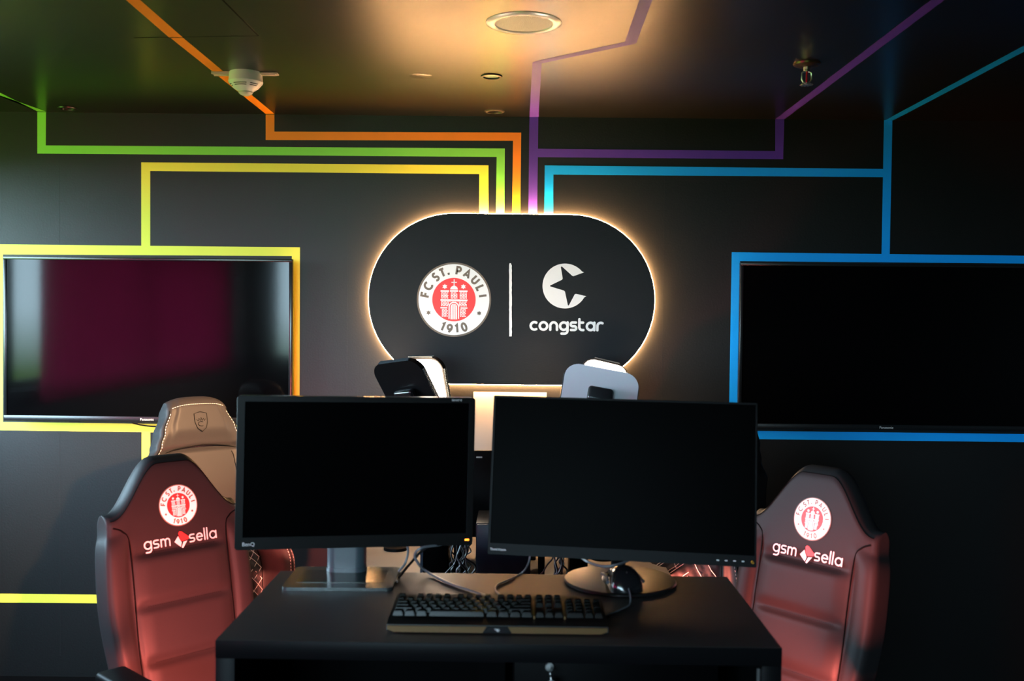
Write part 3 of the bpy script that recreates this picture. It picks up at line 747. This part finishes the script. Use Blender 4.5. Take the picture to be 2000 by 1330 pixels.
mb.add(vs_, fs); mb.build('shell', M_gloss, mouse)
mb = MB(); mb.lathe([(.0001,-.004),(.010,-.004),(.011,0),(.010,.004),(.0001,.004)], 24, M=Matrix.Translation((0,.026,.027)) @ Matrix.Rotation(PI/2,4,'Y'), cap=False); mb.build('scroll_wheel', mat('dark_rubber', (.02,.02,.022), .5), mouse)
for s in (-1, 1):
    mb = MB(); mb.tube(spline([(s*.0345,.03,.015),(s*.032,.06,.020),(s*.034,.09,.016)]), [.0035]*17, 8); mb.build('side_grip', M_greyblue, mouse)
mpts = [mp + Vector((0,.004,.012)), mp + Vector((.001,-.022,.004)), DP(1230,1180,.002), DP(1213,1190,.002), DP(1196,1197,.002), DP(1180,1204,.002)]
mb = MB(); mb.tube(spline([Vector(p)-mouse.location for p in mpts]), .0019, 8, M=Matrix.Scale(.8,4) @ Matrix.Rotation(-R(6),4,'Z')); mb.build('cord', M_cable_g, mouse)
mouse.scale = (1.25, 1.25, 1.25)

# desk cables
def cable(pts, r, m, label):
    mb = MB(); mb.tube(spline(pts), r, 8); return tag(mb.build('cable', m), label, 'cable')
cable([PY(690,1058,2.60), PY(715,1065,2.56), PY(755,1066,2.54), PY(790,1061,2.56), PY(812,1054,2.60)], .003, M_cable_g, 'grey cable running along the lower edge of the left monitor')
cable([PY(790,1050,2.56), PY(797,1075,2.54), PY(791,1100,2.53), DP(777,1119,.004), DP(775,1136,.004)], .0032, M_cable_g, 'grey cable dropping from the left monitor to the corner of its foot')
cable([PY(900,1052,2.60), PY(860,1064,2.56), PY(825,1069,2.53), PY(810,1083,2.53), PY(818,1102,2.53), DP(835,1117,.008), DP(870,1136,.004), DP(905,1149,.004), DP(948,1163,.004)], .0034, M_cable_g, 'grey keyboard cable looping beside the left monitor foot')
cable([PY(850,1060,2.62), PY(822,1078,2.60), PY(800,1102,2.57), DP(778,1128,.004)], .0036, M_cable, 'black cable behind the looping grey cable')
cable([PY(1036,1078,2.50), PY(1032,1100,2.50), DP(1020,1118,.004), DP(995,1132,.003), DP(973,1141,.003), DP(968,1152,.003), DP(978,1163,.003)], .0024, M_cable_g, 'thin cable curving from the right monitor to the keyboard')
cable([PY(1130,1085,2.55), PY(1150,1098,2.50), PY(1180,1106,2.47), PY(1212,1101,2.47), PY(1236,1090,2.50)], .0034, M_cable_g, 'grey cable sagging under the right monitor in front of its neck')

# unseen red light bars added on the desk sides to redden the chairs
M_redled = mat('red_led', (1,.1,.08), .5, emit=(1.0,.10,.07), estr=12.0)
for sx, lab in ((-1, 'added red light bar, unseen, low on the outer left side of the black desk'), (1, 'added red light bar, unseen, low on the outer right side of the black desk')):
    bar = thing('added_red_bar', lab, 'lamp', (desk.location.x, desk.location.y, 0), dyaw, 'added red light bars on the desk sides')
    x0, x1 = sorted((sx*(dW/2+.001), sx*(dW/2+.015)))
    mb = MB(); mb.box(x0, .20, .54, x1, .42, .64, bev=.003); mb.build('housing', M_plastic, bar)
    x0, x1 = sorted((sx*(dW/2+.0155), sx*(dW/2+.020)))
    mb = MB(); mb.box(x0, .21, .55, x1, .41, .63); mb.build('diffuser', M_redled, bar)
    li = bpy.data.lights.new('red_beam', 'SPOT'); li.energy = RED_POWER; li.color = (1, .16, .12); li.spot_size = R(88); li.spot_blend = .8; li.shadow_soft_size = .06
    lo = bpy.data.objects.new('red_beam', li); C.objects.link(lo); lo.parent = bar
    lo.matrix_local = Matrix.Translation((sx*(dW/2+.060), .30, .60)) @ Vector((sx*.56, .72, .06)).to_track_quat('-Z', 'Y').to_matrix().to_4x4()

# ------------------------------------------------------------------ chairs
def smooth(a, b, x):
    t = max(0, min(1, (x-a)/(b-a))); return t*t*(3-2*t)
class Back:
    """upholstered backrest: closed loft, front towards -y, hinge at z=0"""
    def __init__(s, hw, ztop, thick, relief, H):
        s.hw, s.ztop, s.t, s.relief, s.H = hw, ztop, thick, relief, H
    def fr(s, u, v, off=0.0):
        n = 8.0
        tt = s.t*s.round(v)
        y = -tt*(max(0, 1-abs(u)**n))**(1/n)
        return Vector((u*s.hw(v), y - s.relief(u, v)*s.round(v) - off, s.zz(u, v)))
    def zz(s, u, v): return s.H*v - (s.H-s.ztop(u))*smooth(.60, 1.0, v)
    def round(s, v):
        e = .945
        if v < e: return 1.0
        return math.sqrt(max(0.0, 1-((v-e)/(1-e))**2))
    def mesh(s, NL=110, NA=150):
        mb = MB(); vs_ = []; fs = []; n = 8.0
        us = [-.94 + 1.88*k/64 for k in range(65)]; ye = (1-.94**n)**(1/n)
        side = [ye*(1-2*k/14) for k in range(1, 14)]
        xs = lambda y: (1-abs(y)**n)**(1/n)
        loop = [(u, -(1-abs(u)**n)**(1/n)) for u in us] + [(xs(y), -y) for y in side] + [(u, (1-abs(u)**n)**(1/n)) for u in reversed(us)] + [(-xs(y), y) for y in side]
        NA = len(loop)
        for j in range(NL+1):
            v = 1-(1-j/NL)**1.0
            if j > NL-12: v = 1 - ((NL-j)/12.0)**2*(12.0/NL)
            for u, yy in loop:
                s_ = yy
                y = s.t*s.round(v)*yy
                if s_ < 0: y -= s.relief(u, v)*s.round(v)*min(1, abs(yy)*1.2)
                vs_.append((u*s.hw(v), y, s.zz(u, v)))
        for j in range(NL):
            for k in range(NA): fs.append((j*NA+k, j*NA+(k+1) % NA, (j+1)*NA+(k+1) % NA, (j+1)*NA+k))
        fs.append(list(range(NA))[::-1]); fs.append([NL*NA+k for k in range(NA)])
        mb.add(vs_, fs); return mb

def chair_base(o, seat_w=.25):
    """seat, armrests, column and star base; the chair faces -y"""
    # seat cushion
    mb = MB(); vs_ = []; fs = []; NA = 56; NL = 16; n = 5
    for j in range(NL+1):
        t = j/NL; a2 = -PI/2 + PI*t; rr_ = abs(math.cos(a2))**(2/4.0); zz = math.copysign(abs(math.sin(a2))**(2/3.0), math.sin(a2))
        for k in range(NA):
            a = 2*PI*k/NA; c_, s_ = math.cos(a), math.sin(a)
            ux = math.copysign(abs(c_)**(2/n), c_)*rr_; uy = math.copysign(abs(s_)**(2/n), s_)*rr_
            z = .455 + .055*zz
            if zz > 0: z += .03*smooth(.6, .85, abs(ux))*zz*(1 if abs(ux) < .99 else .5)
            vs_.append((ux*seat_w, -.27+uy*.25, z))
    for j in range(NL):
        for k in range(NA): fs.append((j*NA+k, j*NA+(k+1) % NA, (j+1)*NA+(k+1) % NA, (j+1)*NA+k))
    mb.add(vs_, fs); mb.build('seat', M_leather, o)
    for s in (-1, 1):
        ar = MB(); ar.box(s*.300-.045, -.40, .665, s*.300+.045, -.10, .70, bev=.013, seg=3); a = ar.build('armrest', M_plastic, o)
        sp_ = MB(); sp_.box(s*.300-.018, -.28, .40, s*.300+.018, -.21, .668, bev=.006); x0, x1 = sorted((s*.20, s*.318)); sp_.box(x0, -.27, .385, x1, -.22, .405, bev=.004); sp_.build('armrest_support', M_plastic, a)
    mb = MB(); mb.box(-.12, -.36, .375, .12, -.10, .405, bev=.006); mb.lathe([(.028,.13),(.028,.38)], 20, M=Matrix.Translation((0,-.24,0))); mb.lathe([(.045,.10),(.045,.16),(.03,.165)], 20, M=Matrix.Translation((0,-.24,0))); mb.build('gas_column', M_plastic, o)
    for k in range(5):
        M = Matrix.Translation((0,-.24,0)) @ Matrix.Rotation(2*PI*k/5+.3, 4, 'Z')
        lm = MB(); lm.tube([M @ Vector(p) for p in ((.02,0,.125),(.15,0,.115),(.30,0,.085))], [.026,.023,.016], 10); lg = lm.build('base_leg', M_plastic, o)
        cm = MB()
        for s in (-1, 1): cm.lathe([(.0001,-.009),(.024,-.009),(.027,-.006),(.027,.006),(.024,.009),(.0001,.009)], 20, M=M @ Matrix.Translation((.30, s*.014, .0275)) @ Matrix.Rotation(PI/2,4,'X'), cap=False)
        cm.tube([M @ Vector((.30,0,.03)), M @ Vector((.30,0,.085))], .008, 8); cm.build('caster', M_plastic, lg)

HINGE = .47
def front_chair():
    o = thing('gaming_chair', '', 'chair')
    H = .80
    hwf = lambda v: .222 + .022*smooth(1.0, .45, v) if v > .45 else .244 - .03*smooth(.45, 0, v)
    zt = lambda u: H - .155*smooth(.22, .93, abs(u)) - .012*abs(u)**2
    crz = [.625, .425, .215]       # creases between the padded ribs, as v
    def rel(u, v):
        b = .014*smooth(.58, .92, abs(u))*smooth(.86, .62, v)
        au = abs(u)
        g = 0
        for c_ in crz:
            d = (v-c_)/.030
            if v > c_: k = math.exp(-(d/2.0)**2) if c_ == .625 else math.exp(-(d/1.5)**2)
            else: k = math.exp(-(d/.55)**2)
            g += -.013*math.exp(-(d/(.5 if v < c_ else .8))**2)*smooth(.72, .45, au)
        pad = .012*smooth(.76, .45, au)*smooth(.66, .58, v)
        dip = -.008*math.exp(-((au-.70)/.05)**2)*smooth(.75, .6, v)
        return b + g + pad + dip
    B = Back(hwf, zt, .050, rel, H)
    bk = B.mesh().build('backrest', M_leather, o, smooth=60)
    bk.location = (0, 0, HINGE); bk.rotation_euler = (-R(12), 0, 0)
    sm = MB()
    for s in (-1, 1):
        sm.tube([B.fr(s*(.955+.0*k), .02+.93*k/40, -.004) for k in range(41)], .0022, 6)
        sm.tube(spline([B.fr(s*.93, .925, .0005), B.fr(s*.80,.84,.0005), B.fr(s*.70,.70,.0005), B.fr(s*.665,.5,.0005), B.fr(s*.69,.3,.0005), B.fr(s*.74,.06,.0005)], 10), .0024, 6)
    sm.tube([B.fr(-.955+1.91*k/60, .965, .001) for k in range(61)], .0014, 6)
    sm.build('seam', M_seam, bk)
    st = MB()
    for c_ in crz:
        for k in range(34):
            u = -.5+1.0*k/33; p = B.fr(u, c_-.001, .0008); st.box(p.x-.0022, p.y-.0004, p.z-.0008, p.x+.0022, p.y+.0006, p.z+.0008)
    st.build('stitching', M_seam, bk)
    d = -.050-.0022
    mb = MB(); mb.keep = True; crest(mb, .006, .632, .066/363, d); mb.build('crest', parent=bk, smooth=0)
    mb = MB(); mb.keep = True
    wl_ = mat('pale_print', (.62,.58,.60), .5)
    mb.use(wl_); s_ = .0218; zz = .512
    write(mb, 'gsm', -.118, zz, s_, .0046, .0082, d); mb.build('lettering', parent=bk, smooth=0)
    mb = MB(); mb.keep = True; mb.use(wl_); write(mb, 'sella', .033, zz, s_, .0046, .0082, d); mb.build('lettering', parent=bk, smooth=0)
    mb = MB(); mb.keep = True
    k8 = .00024; T = lambda x, y: (.006+(x-712)*k8, zz+.010-(y-1030)*k8)
    mb.use(M_red).flat([T(*p) for p in ((672,935),(690,915),(718,918),(815,1000),(812,1022),(798,1032),(712,1045),(690,1010))], d)
    mb.use(wl_).flat([T(*p) for p in ((664,972),(607,1038),(612,1048),(690,1117),(708,1062),(682,1015))], d); mb.flat([T(*p) for p in ((732,1056),(790,1046),(722,1135),(700,1128))], d)
    mb.build('diamond_logo', parent=bk, smooth=0)
    chair_base(o)
    return o
def place_chair(o, px, D, deg, topz, rec=12):
    x = (px-1009)/FPX*D; a = R(deg); n = Vector((math.sin(a), -math.cos(a), 0))
    o.location = Vector((x, D, 0)) + n*math.sin(R(rec))*topz
    o.rotation_euler = (0, 0, a)
c1 = front_chair(); place_chair(c1, 318, 3.20, 47, .80)
c1['label'] = 'black gaming chair with round crest at the left of the desk, side lit pale blue'
c1['group'] = 'crested chairs beside the desk'
c2 = copy_tree(c1); place_chair(c2, 1620, 3.10, -51, .79); c2['label'] = 'black gaming chair with round crest and lettering at the right of the desk, glowing red'

def rear_chair(style):
    o = thing('gaming_chair', '', 'chair')
    H = .95
    def hwf(v):
        pts = [(0,.25),(.12,.30),(.26,.315),(.42,.265),(.58,.24),(.72,.225),(.80,.180),(.86,.160),(.95,.126),(1.0,.112)]
        for (a, wa), (b, wb) in zip(pts, pts[1:]):
            if v <= b: return wa+(wb-wa)*smooth(0, 1, (v-a)/(b-a))
        return .112
    zt = lambda u: H - .02*abs(u)**3
    def rel(u, v):
        au = abs(u)
        b = (.055*smooth(.55, .85, au))*smooth(.80, .60, v) + .012*smooth(.7,.9,au)*smooth(.7,.85,v)
        g = -.014*math.exp(-((v-.775)/.010)**2)*smooth(.95,.8,au)
        hd = .02*smooth(.78,.86,v)*smooth(.95,.6,au)
        lum = .02*math.exp(-((v-.25)/.16)**2)*smooth(.7,.4,au)
        q = 0
        if .04 < v < .52 and au < .55:
            a_ = (u*.26/.045 + v*H/.06); b_ = (u*.26/.045 - v*H/.06)
            q = .006*abs(math.sin(PI*a_/1.0)*math.sin(PI*b_/1.0))**.6*smooth(.55,.5,au)
        return b+g+hd+lum+q
    B = Back(hwf, zt, .05, rel, H)
    bk = B.mesh(150, 170).build('backrest', M_leather, o, smooth=60)
    bk.location = (0,0,HINGE-.01); bk.rotation_euler = (-R(17),0,0)
    sm = MB()
    for s in (-1, 1):
        sm.tube([B.fr(s*.93, .05+.90*k/60, .0) for k in range(61)], .0019, 6)
        sm.tube(spline([B.fr(s*.93,.74,.0005), B.fr(s*.6,.775,.006), B.fr(0,.785,.012)],10), .002, 6)
        sm.tube([B.fr(s*.57, .03+.72*k/40, .0005) for k in range(41)], .0017, 6)
    sm.build('seam', M_seam, bk)
    th = MB()
    for s in (-1, 1):
        for uu in (.90, .965):
            for k in range(70):
                v = .06+.88*k/70
                th.tube([B.fr(s*uu, v, .0015 if uu < .93 else -.004), B.fr(s*uu, v+.007, .0015 if uu < .93 else -.004)], .0008, 4)
    for k in range(24):
        a = -.85+1.7*k/24; th.tube([B.fr(a, .955, .001), B.fr(a+.045, .955, .001)], .0008, 4)
    # quilted pattern
    def line(u0, v0, u1, v1):
        pts = []
        for k in range(13):
            u = u0+(u1-u0)*k/12; v = v0+(v1-v0)*k/12
            if abs(u) <= .56 and .03 <= v <= .53: pts.append(B.fr(u, v, .0012))
        if len(pts) > 1: th.tube(pts, .0011, 5)
    if style == 0:
        for k in range(-12, 26):
            line(-.56, k*.045, .56, k*.045+.56*2*.26/H*1.25); line(-.56, k*.045, .56, k*.045-.56*2*.26/H*1.25)
    else:
        for k in range(-10, 22):
            line(-.56, k*.075, .1, k*.075+.20); line(-.56, k*.075+.016, .1, k*.075+.216)
            line(.1, k*.075+.20, .56, k*.075+.06)
            if k % 2: line(-.35, k*.075, -.1, k*.075-.08)
    th.build('stitching', M_white_thread, bk)
    # shield with a crown on the headrest
    sh = MB(); y0 = B.fr(0, .90, .0015).y
    S_ = lambda x, z: Vector((x, B.fr(x/max(.1,hwf(.89)), .89, .0012).y, z))
    z0 = .835
    out = [(-.026,.033),(0,.040),(.026,.033),(.026,-.002),(.018,-.026),(0,-.040),(-.018,-.026),(-.026,-.002)]
    sh.tube([S_(x, z0+z) for x, z in out], .0013, 5, close=True)
    cr = [(-.018,.010),(-.012,.003),(-.008,.013),(-.003,.004),(.001,.016),(.005,.004),(.010,.013),(.014,.003),(.018,.010)]
    sh.tube([S_(x, z0+z) for x, z in cr], .0011, 5)
    sh.tube([S_(x, z0+z) for x, z in [(p[0], p[1]) for p in arc(0,-.009,.013,.009,60,300,10)]], .0012, 5)
    sh.build('shield_emblem', M_seam, bk)
    chair_base(o, .26)
    return o
r1 = rear_chair(0); place_chair(r1, 371, 4.0, 42, .95, 17)
r1['label'] = 'tall black gaming chair with crowned shield on its headrest, behind the left chair'
r1['group'] = 'tall quilted chairs at the rear table'
r2 = rear_chair(1); place_chair(r2, 1425, 3.95, -50, .95, 17); r2['label'] = 'tall black gaming chair mostly hidden behind the right monitor'; r2['group'] = 'tall quilted chairs at the rear table'

# ------------------------------------------------------------------ rear table and what stands on it
RZ = .74
a = PZ(1312, 1126, RZ)
rx1 = a.x; rx0 = -.62; ry0 = 3.58; ry1 = 4.5
rt = thing('rear_table', 'beige table behind the black desk carrying computers and tangled cables', 'table', ((rx0+rx1)/2, (ry0+ry1)/2, 0)); tw, td = (rx1-rx0)/2, (ry1-ry0)/2
mb = MB(); mb.box(-tw, -td, RZ-.03, tw, td, RZ, bev=.002); mb.build('tabletop', M_beige, rt)
for sx in (-1,1):
    for sy in (-1,1):
        mb = MB(); x0, x1 = sorted((sx*tw*.42, sx*(tw*.42-.05))); y0, y1 = sorted((sy*td*.95, sy*(td*.95-.05))); mb.box(x0, y0, 0, x1, y1, RZ-.0305); mb.build('leg', M_plastic, rt)
# red light bar added unseen under the beige table to redden the tall chairs
bar = thing('added_red_bar', 'added red light bar hidden under the beige table between the tall chairs', 'lamp', (-.02, 3.80, 0))
mb = MB(); mb.box(-.43, -.03, .645, .43, .03, RZ-.031, bev=.003); mb.build('housing', M_plastic, bar)
for sx in (-1, 1):
    x0, x1 = sorted((sx*.4305, sx*.435)); mb = MB(); mb.box(x0, -.025, .65, x1, .025, .70); mb.build('diffuser', M_redled, bar)
    li = bpy.data.lights.new('red_beam', 'SPOT'); li.energy = RED_POWER*.4; li.color = (1, .22, .15); li.spot_size = R(95); li.spot_blend = .8; li.shadow_soft_size = .03
    lo = bpy.data.objects.new('red_beam', li); C.objects.link(lo); lo.parent = bar
    lo.matrix_local = Matrix.Translation((sx*.47, 0, .62)) @ Vector((sx, .0, .22)).to_track_quat('-Z', 'Y').to_matrix().to_4x4()
# small desktop computer
p0 = PY(929, 1100, 3.68); p1 = PY(1036, 1100, 3.68)
pw = p1.x-p0.x; hT = .20
tower = thing('desktop_computer', 'navy-black desktop computer on the beige table, below the gap between the desk monitors', 'computer', ((p0.x+p1.x)/2, 3.68, RZ))
mb = MB(); mb.box(-pw/2, 0, .010, pw/2, .24, hT, bev=.004); mb.build('case', mat('tower_steel', (.006,.007,.010), .38, spec=.2), tower)
mb = MB(); mb.box(-pw/2+.004, -.010, .014, pw/2-.004, -.0005, hT-.004, bev=.003); mb.build('front_panel', mat('tower_front', (.007,.013,.022), .35, spec=.3), tower)
for sx in (-1,1):
    mb = MB(); mb.box(sx*(pw/2-.03)-.015, .02, 0, sx*(pw/2-.03)+.015, .22, .0105); mb.build('foot', M_plastic, tower)
# third monitor, seen from behind through the gap
q0 = PY(990, 881, 4.0); q1 = PY(990, 1050, 4.0); mhh = q0.z-q1.z
m3 = thing('monitor', 'black monitor on the beige table, its top edge showing between the two desk monitors', 'monitor', (q0.x, 4.0, RZ))
zc = (q0.z+q1.z)/2-RZ
mb = MB(); mb.box(-.27, 0, zc-mhh/2, .27, .022, zc+mhh/2, bev=.004); mb.build('frame', M_plastic, m3)
mb = MB(); mb.box(-.26, .0221, zc-mhh/2+.015, .26, .024, zc+mhh/2-.012); mb.build('screen', M_screen, m3)
mb = MB(); lx = PY(936,893,4.0).x-q0.x; lz = PY(936,893,4.0).z-RZ; mb.box(lx-.012, -.001, lz-.003, lx+.012, -.0002, lz+.003); mb.build('label_strip', mat('grey_strip', (.35,.40,.40), .4), m3)
mb = MB(); mb.box(-.03, -.03, .012, .03, -.0005, zc); mb.build('neck', M_plastic, m3)
mb = MB(); mb.box(-.12, -.07, 0, .12, .12, .0115, bev=.004); mb.build('foot', M_plastic, m3)
# black boxes left and right of the desktop computer
def small_box(name, pa, pb, y0, dep, hgt, label, cat, edge=False):
    p0 = PY(pa, 1100, y0); p1 = PY(pb, 1100, y0)
    bx = thing(name, label, cat, ((p0.x+p1.x)/2, y0, RZ)); w_ = (p1.x-p0.x)/2
    mb = MB(); mb.box(-w_, 0, 0, w_, dep, hgt, bev=.003); mb.build('case', M_dark, bx)
    if edge: mb = MB(); mb.box(-w_, -.006, .004, -w_+.010, -.0005, hgt-.004); mb.build('front_edge', mat('navy_edge', (.012,.022,.040), .3), bx)
    return bx
small_box('computer_case', 821, 874, 3.69, .22, .26, 'black upright box on the beige table below the right end of the left monitor', 'computer', True)
small_box('speaker_box', 886, 906, 3.69, .12, .24, 'slim black box left of the navy-black desktop computer', 'box')
small_box('power_adapter', 1052, 1064, 3.69, .12, .2, 'narrow black box right of the navy-black desktop computer', 'box')
small_box('docking_station', 1112, 1148, 3.69, .12, .16, 'black docking box left of the right monitor foot', 'box')
# tangles of cables, each one a cable
rn = random.Random(11)
def tangle(x0, x1, n, lab, grp):
    for k in range(n):
        pts = []; xx = rn.uniform(x0, x1); dr = rn.uniform(-5, 5)
        for j in range(6):
            px = xx + rn.uniform(-7, 7) + (j-2.5)*dr; py = 1062 + j*13 + rn.uniform(-3, 3)
            p = PY(px, min(py, 1122), 3.66 + .015*(k % 5) - .03); p.z = max(p.z, RZ+.008); pts.append(p)
        mb = MB(); mb.tube(spline(pts, 10), rn.choice((.0028,.0034,.004)), 7)
        o = mb.build('cable', M_cable if k % 4 else M_cable_g); tag(o, lab, 'cable', grp)
tangle(880, 918, 11, 'dark cable in the tangle left of the navy-black desktop computer', 'cables left of the desktop computer')
tangle(1062, 1100, 12, 'dark cable in the tangle right of the navy-black desktop computer', 'cables right of the desktop computer')
# monitor arm pole of the rear workstation, seen dark beneath the right monitor
# warm spotlight added out of view to brighten the headrest of the rear left chair
sl = thing('added_spotlight', 'added warm spotlight, out of view on the ceiling above the desk', 'spotlight', (.35, 2.15, CEIL))
aim = Vector((-1.27, 3.95, 1.30)); q = (aim - Vector((.35, 2.15, CEIL-.12))).to_track_quat('-Z', 'Y').to_matrix().to_4x4()
mb = MB(); mb.lathe([(.045,0),(.045,-.015),(.012,-.018),(.012,-.10)], 24); mb.build('mount', M_dark, sl)
mb = MB(); mb.lathe([(.0001,.07),(.035,.07),(.045,.05),(.045,-.05),(.040,-.05),(.038,0),(.0001,0.0)], 28, M=Matrix.Translation((0,0,-.12)) @ q, cap=False); mb.build('lamp_head', M_dark, sl)
li = bpy.data.lights.new('warm_spot', 'SPOT'); li.energy = SPOT_POWER; li.color = (1, .56, .28); li.spot_size = R(22); li.spot_blend = 1; li.shadow_soft_size = .03
lo = bpy.data.objects.new('warm_spot', li); C.objects.link(lo); lo.parent = sl; lo.matrix_local = Matrix.Translation((0,0,-.12)) @ q @ Matrix.Translation((0,0,-.055))
# ------------------------------------------------------------------ studio light panels
M_pan = mat('panel_white_glow', (.9,.9,.9), .5, emit=(1.0,.80,.60), estr=KEY_POWER)
M_pan_b = mat('black_panel_shell', (.003,.003,.0035), .38, spec=.12)
def light_panel(label, TL, TR, BL, shell, w=.35, h=.25, flip=False, mount=True, glow=None, polex=None):
    """panel whose visible back lies in the frame (TL, TR, BL); glow on the far side unless flip"""
    Mx, w_, h_ = frame(TL, TR, BL)
    Mx = Mx @ Matrix.Translation(((w-w_)/2*0, 0, (h_-h)/2))
    c = Mx.translation
    base = Vector((c.x if polex is None else polex, c.y+.06 if not flip else c.y+.08, RZ))
    o = thing('studio_light', label, 'studio light', base); T0 = Matrix.Translation(-base)
    w = w_
    th_ = .022
    mb = MB(); mb.prism(rrect(w, h, .058, 10), 0, th_, M=T0 @ Mx); mb.build('shell', shell, o)
    for sx in (-1, 1):                                    # cooling fins on the short sides and along the top
        mb = MB()
        for k in range(30):
            z = -h/2+.05 + (h-.10)*k/29; mb.box(sx*w/2-.004, .003, z-.0018, sx*w/2+.004, th_-.003, z+.0018, M=T0 @ Mx)
        mb.box(sx*w/2-.0035, .004, -h/2+.05, sx*w/2+.001, th_-.004, h/2-.05, M=T0 @ Mx); mb.build('cooling_fins', M_greyblue, o)
    mb = MB()
    for k in range(36):
        x = -w/2+.05 + (w-.10)*k/35; mb.box(x-.0018, .003, h/2-.003, x+.0018, th_-.003, h/2+.004, M=T0 @ Mx)
    mb.box(-w/2+.05, .004, h/2-.0035, w/2-.05, th_-.004, h/2+.001, M=T0 @ Mx); mb.build('cooling_fins', M_greyblue, o)
    g0, g1 = (th_+.0005, th_+.003) if not flip else (-.003, -.0005)
    mb = MB(); mb.prism(rrect(w-.016, h-.016, .045, 8), g0, g1, M=T0 @ Mx); mb.build('glowing_panel', glow or M_pan, o)
    if mount:
        mb = MB(); mb.box(-.05, -.035, -.03, .05, -.0005, .03, M=T0 @ Mx, bev=.012, seg=3); mb.build('mount', mat('gunmetal', (.05,.055,.06), .3, metal=.6) if shell is M_lit_back else M_gloss, o)
    yb = -.02 if not flip else .05
    j = (T0 @ Mx) @ Vector((0, -.03 if not flip else th_+.02, -.03))
    mb = MB(); mb.tube([Vector((0,0,.0)), Vector((0,0,max(.1,j.z-.10))), j], .011, 12); mb.lathe([(.05,0),(.05,.012),(.02,.016)], 24)
    mb.build('pole', M_plastic, o)
    return o, Mx, w, h, T0
D0 = 3.95
TL = PY(722, 714, D0+.10); TR = PY(814, 702, D0-.05); BL = PY(775, 812, D0+.18)
o, Mx, w_, h_, T0 = light_panel('left studio light panel showing its black back with a small logo', TL, TR, BL, M_pan_b, glow=mat('panel_warm_glow', (.9,.9,.9), .5, emit=(1.0,.62,.34), estr=KEY_POWER*.5), polex=PY(770,800,4.0).x, h=.30)
t_ = text_part('KEY LIGHT', .010, (0,0,0), o, M_silver); t_.matrix_local = T0 @ Mx @ Matrix.Translation((-.016,-.0358,-.010)) @ Matrix.Rotation(PI/2,4,'X')
mb = MB(); mb.keep = True; mb.use(M_silver); stroke(mb, arc(-.028,-.006,.006,.006,0,360,18), .0012, -.0358, lambda p: (p[0],p[1])); mb.use(M_silver).flat([(-.030,-.009),(-.030,-.003),(-.025,-.006)], -.0358)
lo = mb.build('logo', parent=o, smooth=0); lo.matrix_local = T0 @ Mx
TL = PY(778, 698, D0+.24); TR = PY(862, 699, D0+.13); BL = PY(826, 815, D0+.26)
light_panel('studio light panel with glowing white face, directly behind the left black panel', TL, TR, BL, M_pan_b, flip=True, mount=False, polex=PY(850,800,4.1).x, h=.31)
TL = PY(1107, 706, D0+.02); TR = PY(1250, 733, D0+.02); BL = PY(1080, 800, D0-.08)
light_panel('right studio light panel, its back coloured pale for the light on it', TL, TR, BL, M_lit_back, polex=PY(1180,800,4.0).x, h=.25, glow=MATS['panel_warm_glow'])
TL = PY(1140, 694, D0+.17); TR = PY(1232, 716, D0+.17); BL = PY(1128, 785, D0+.15)
light_panel('studio light panel with glowing white face, directly behind the pale-backed panel', TL, TR, BL, M_pan_b, flip=True, mount=False, polex=PY(1210,800,4.1).x, h=.22)

# dark armrest-like shelf edge seen left of the monitor foot is the rear chair's arm
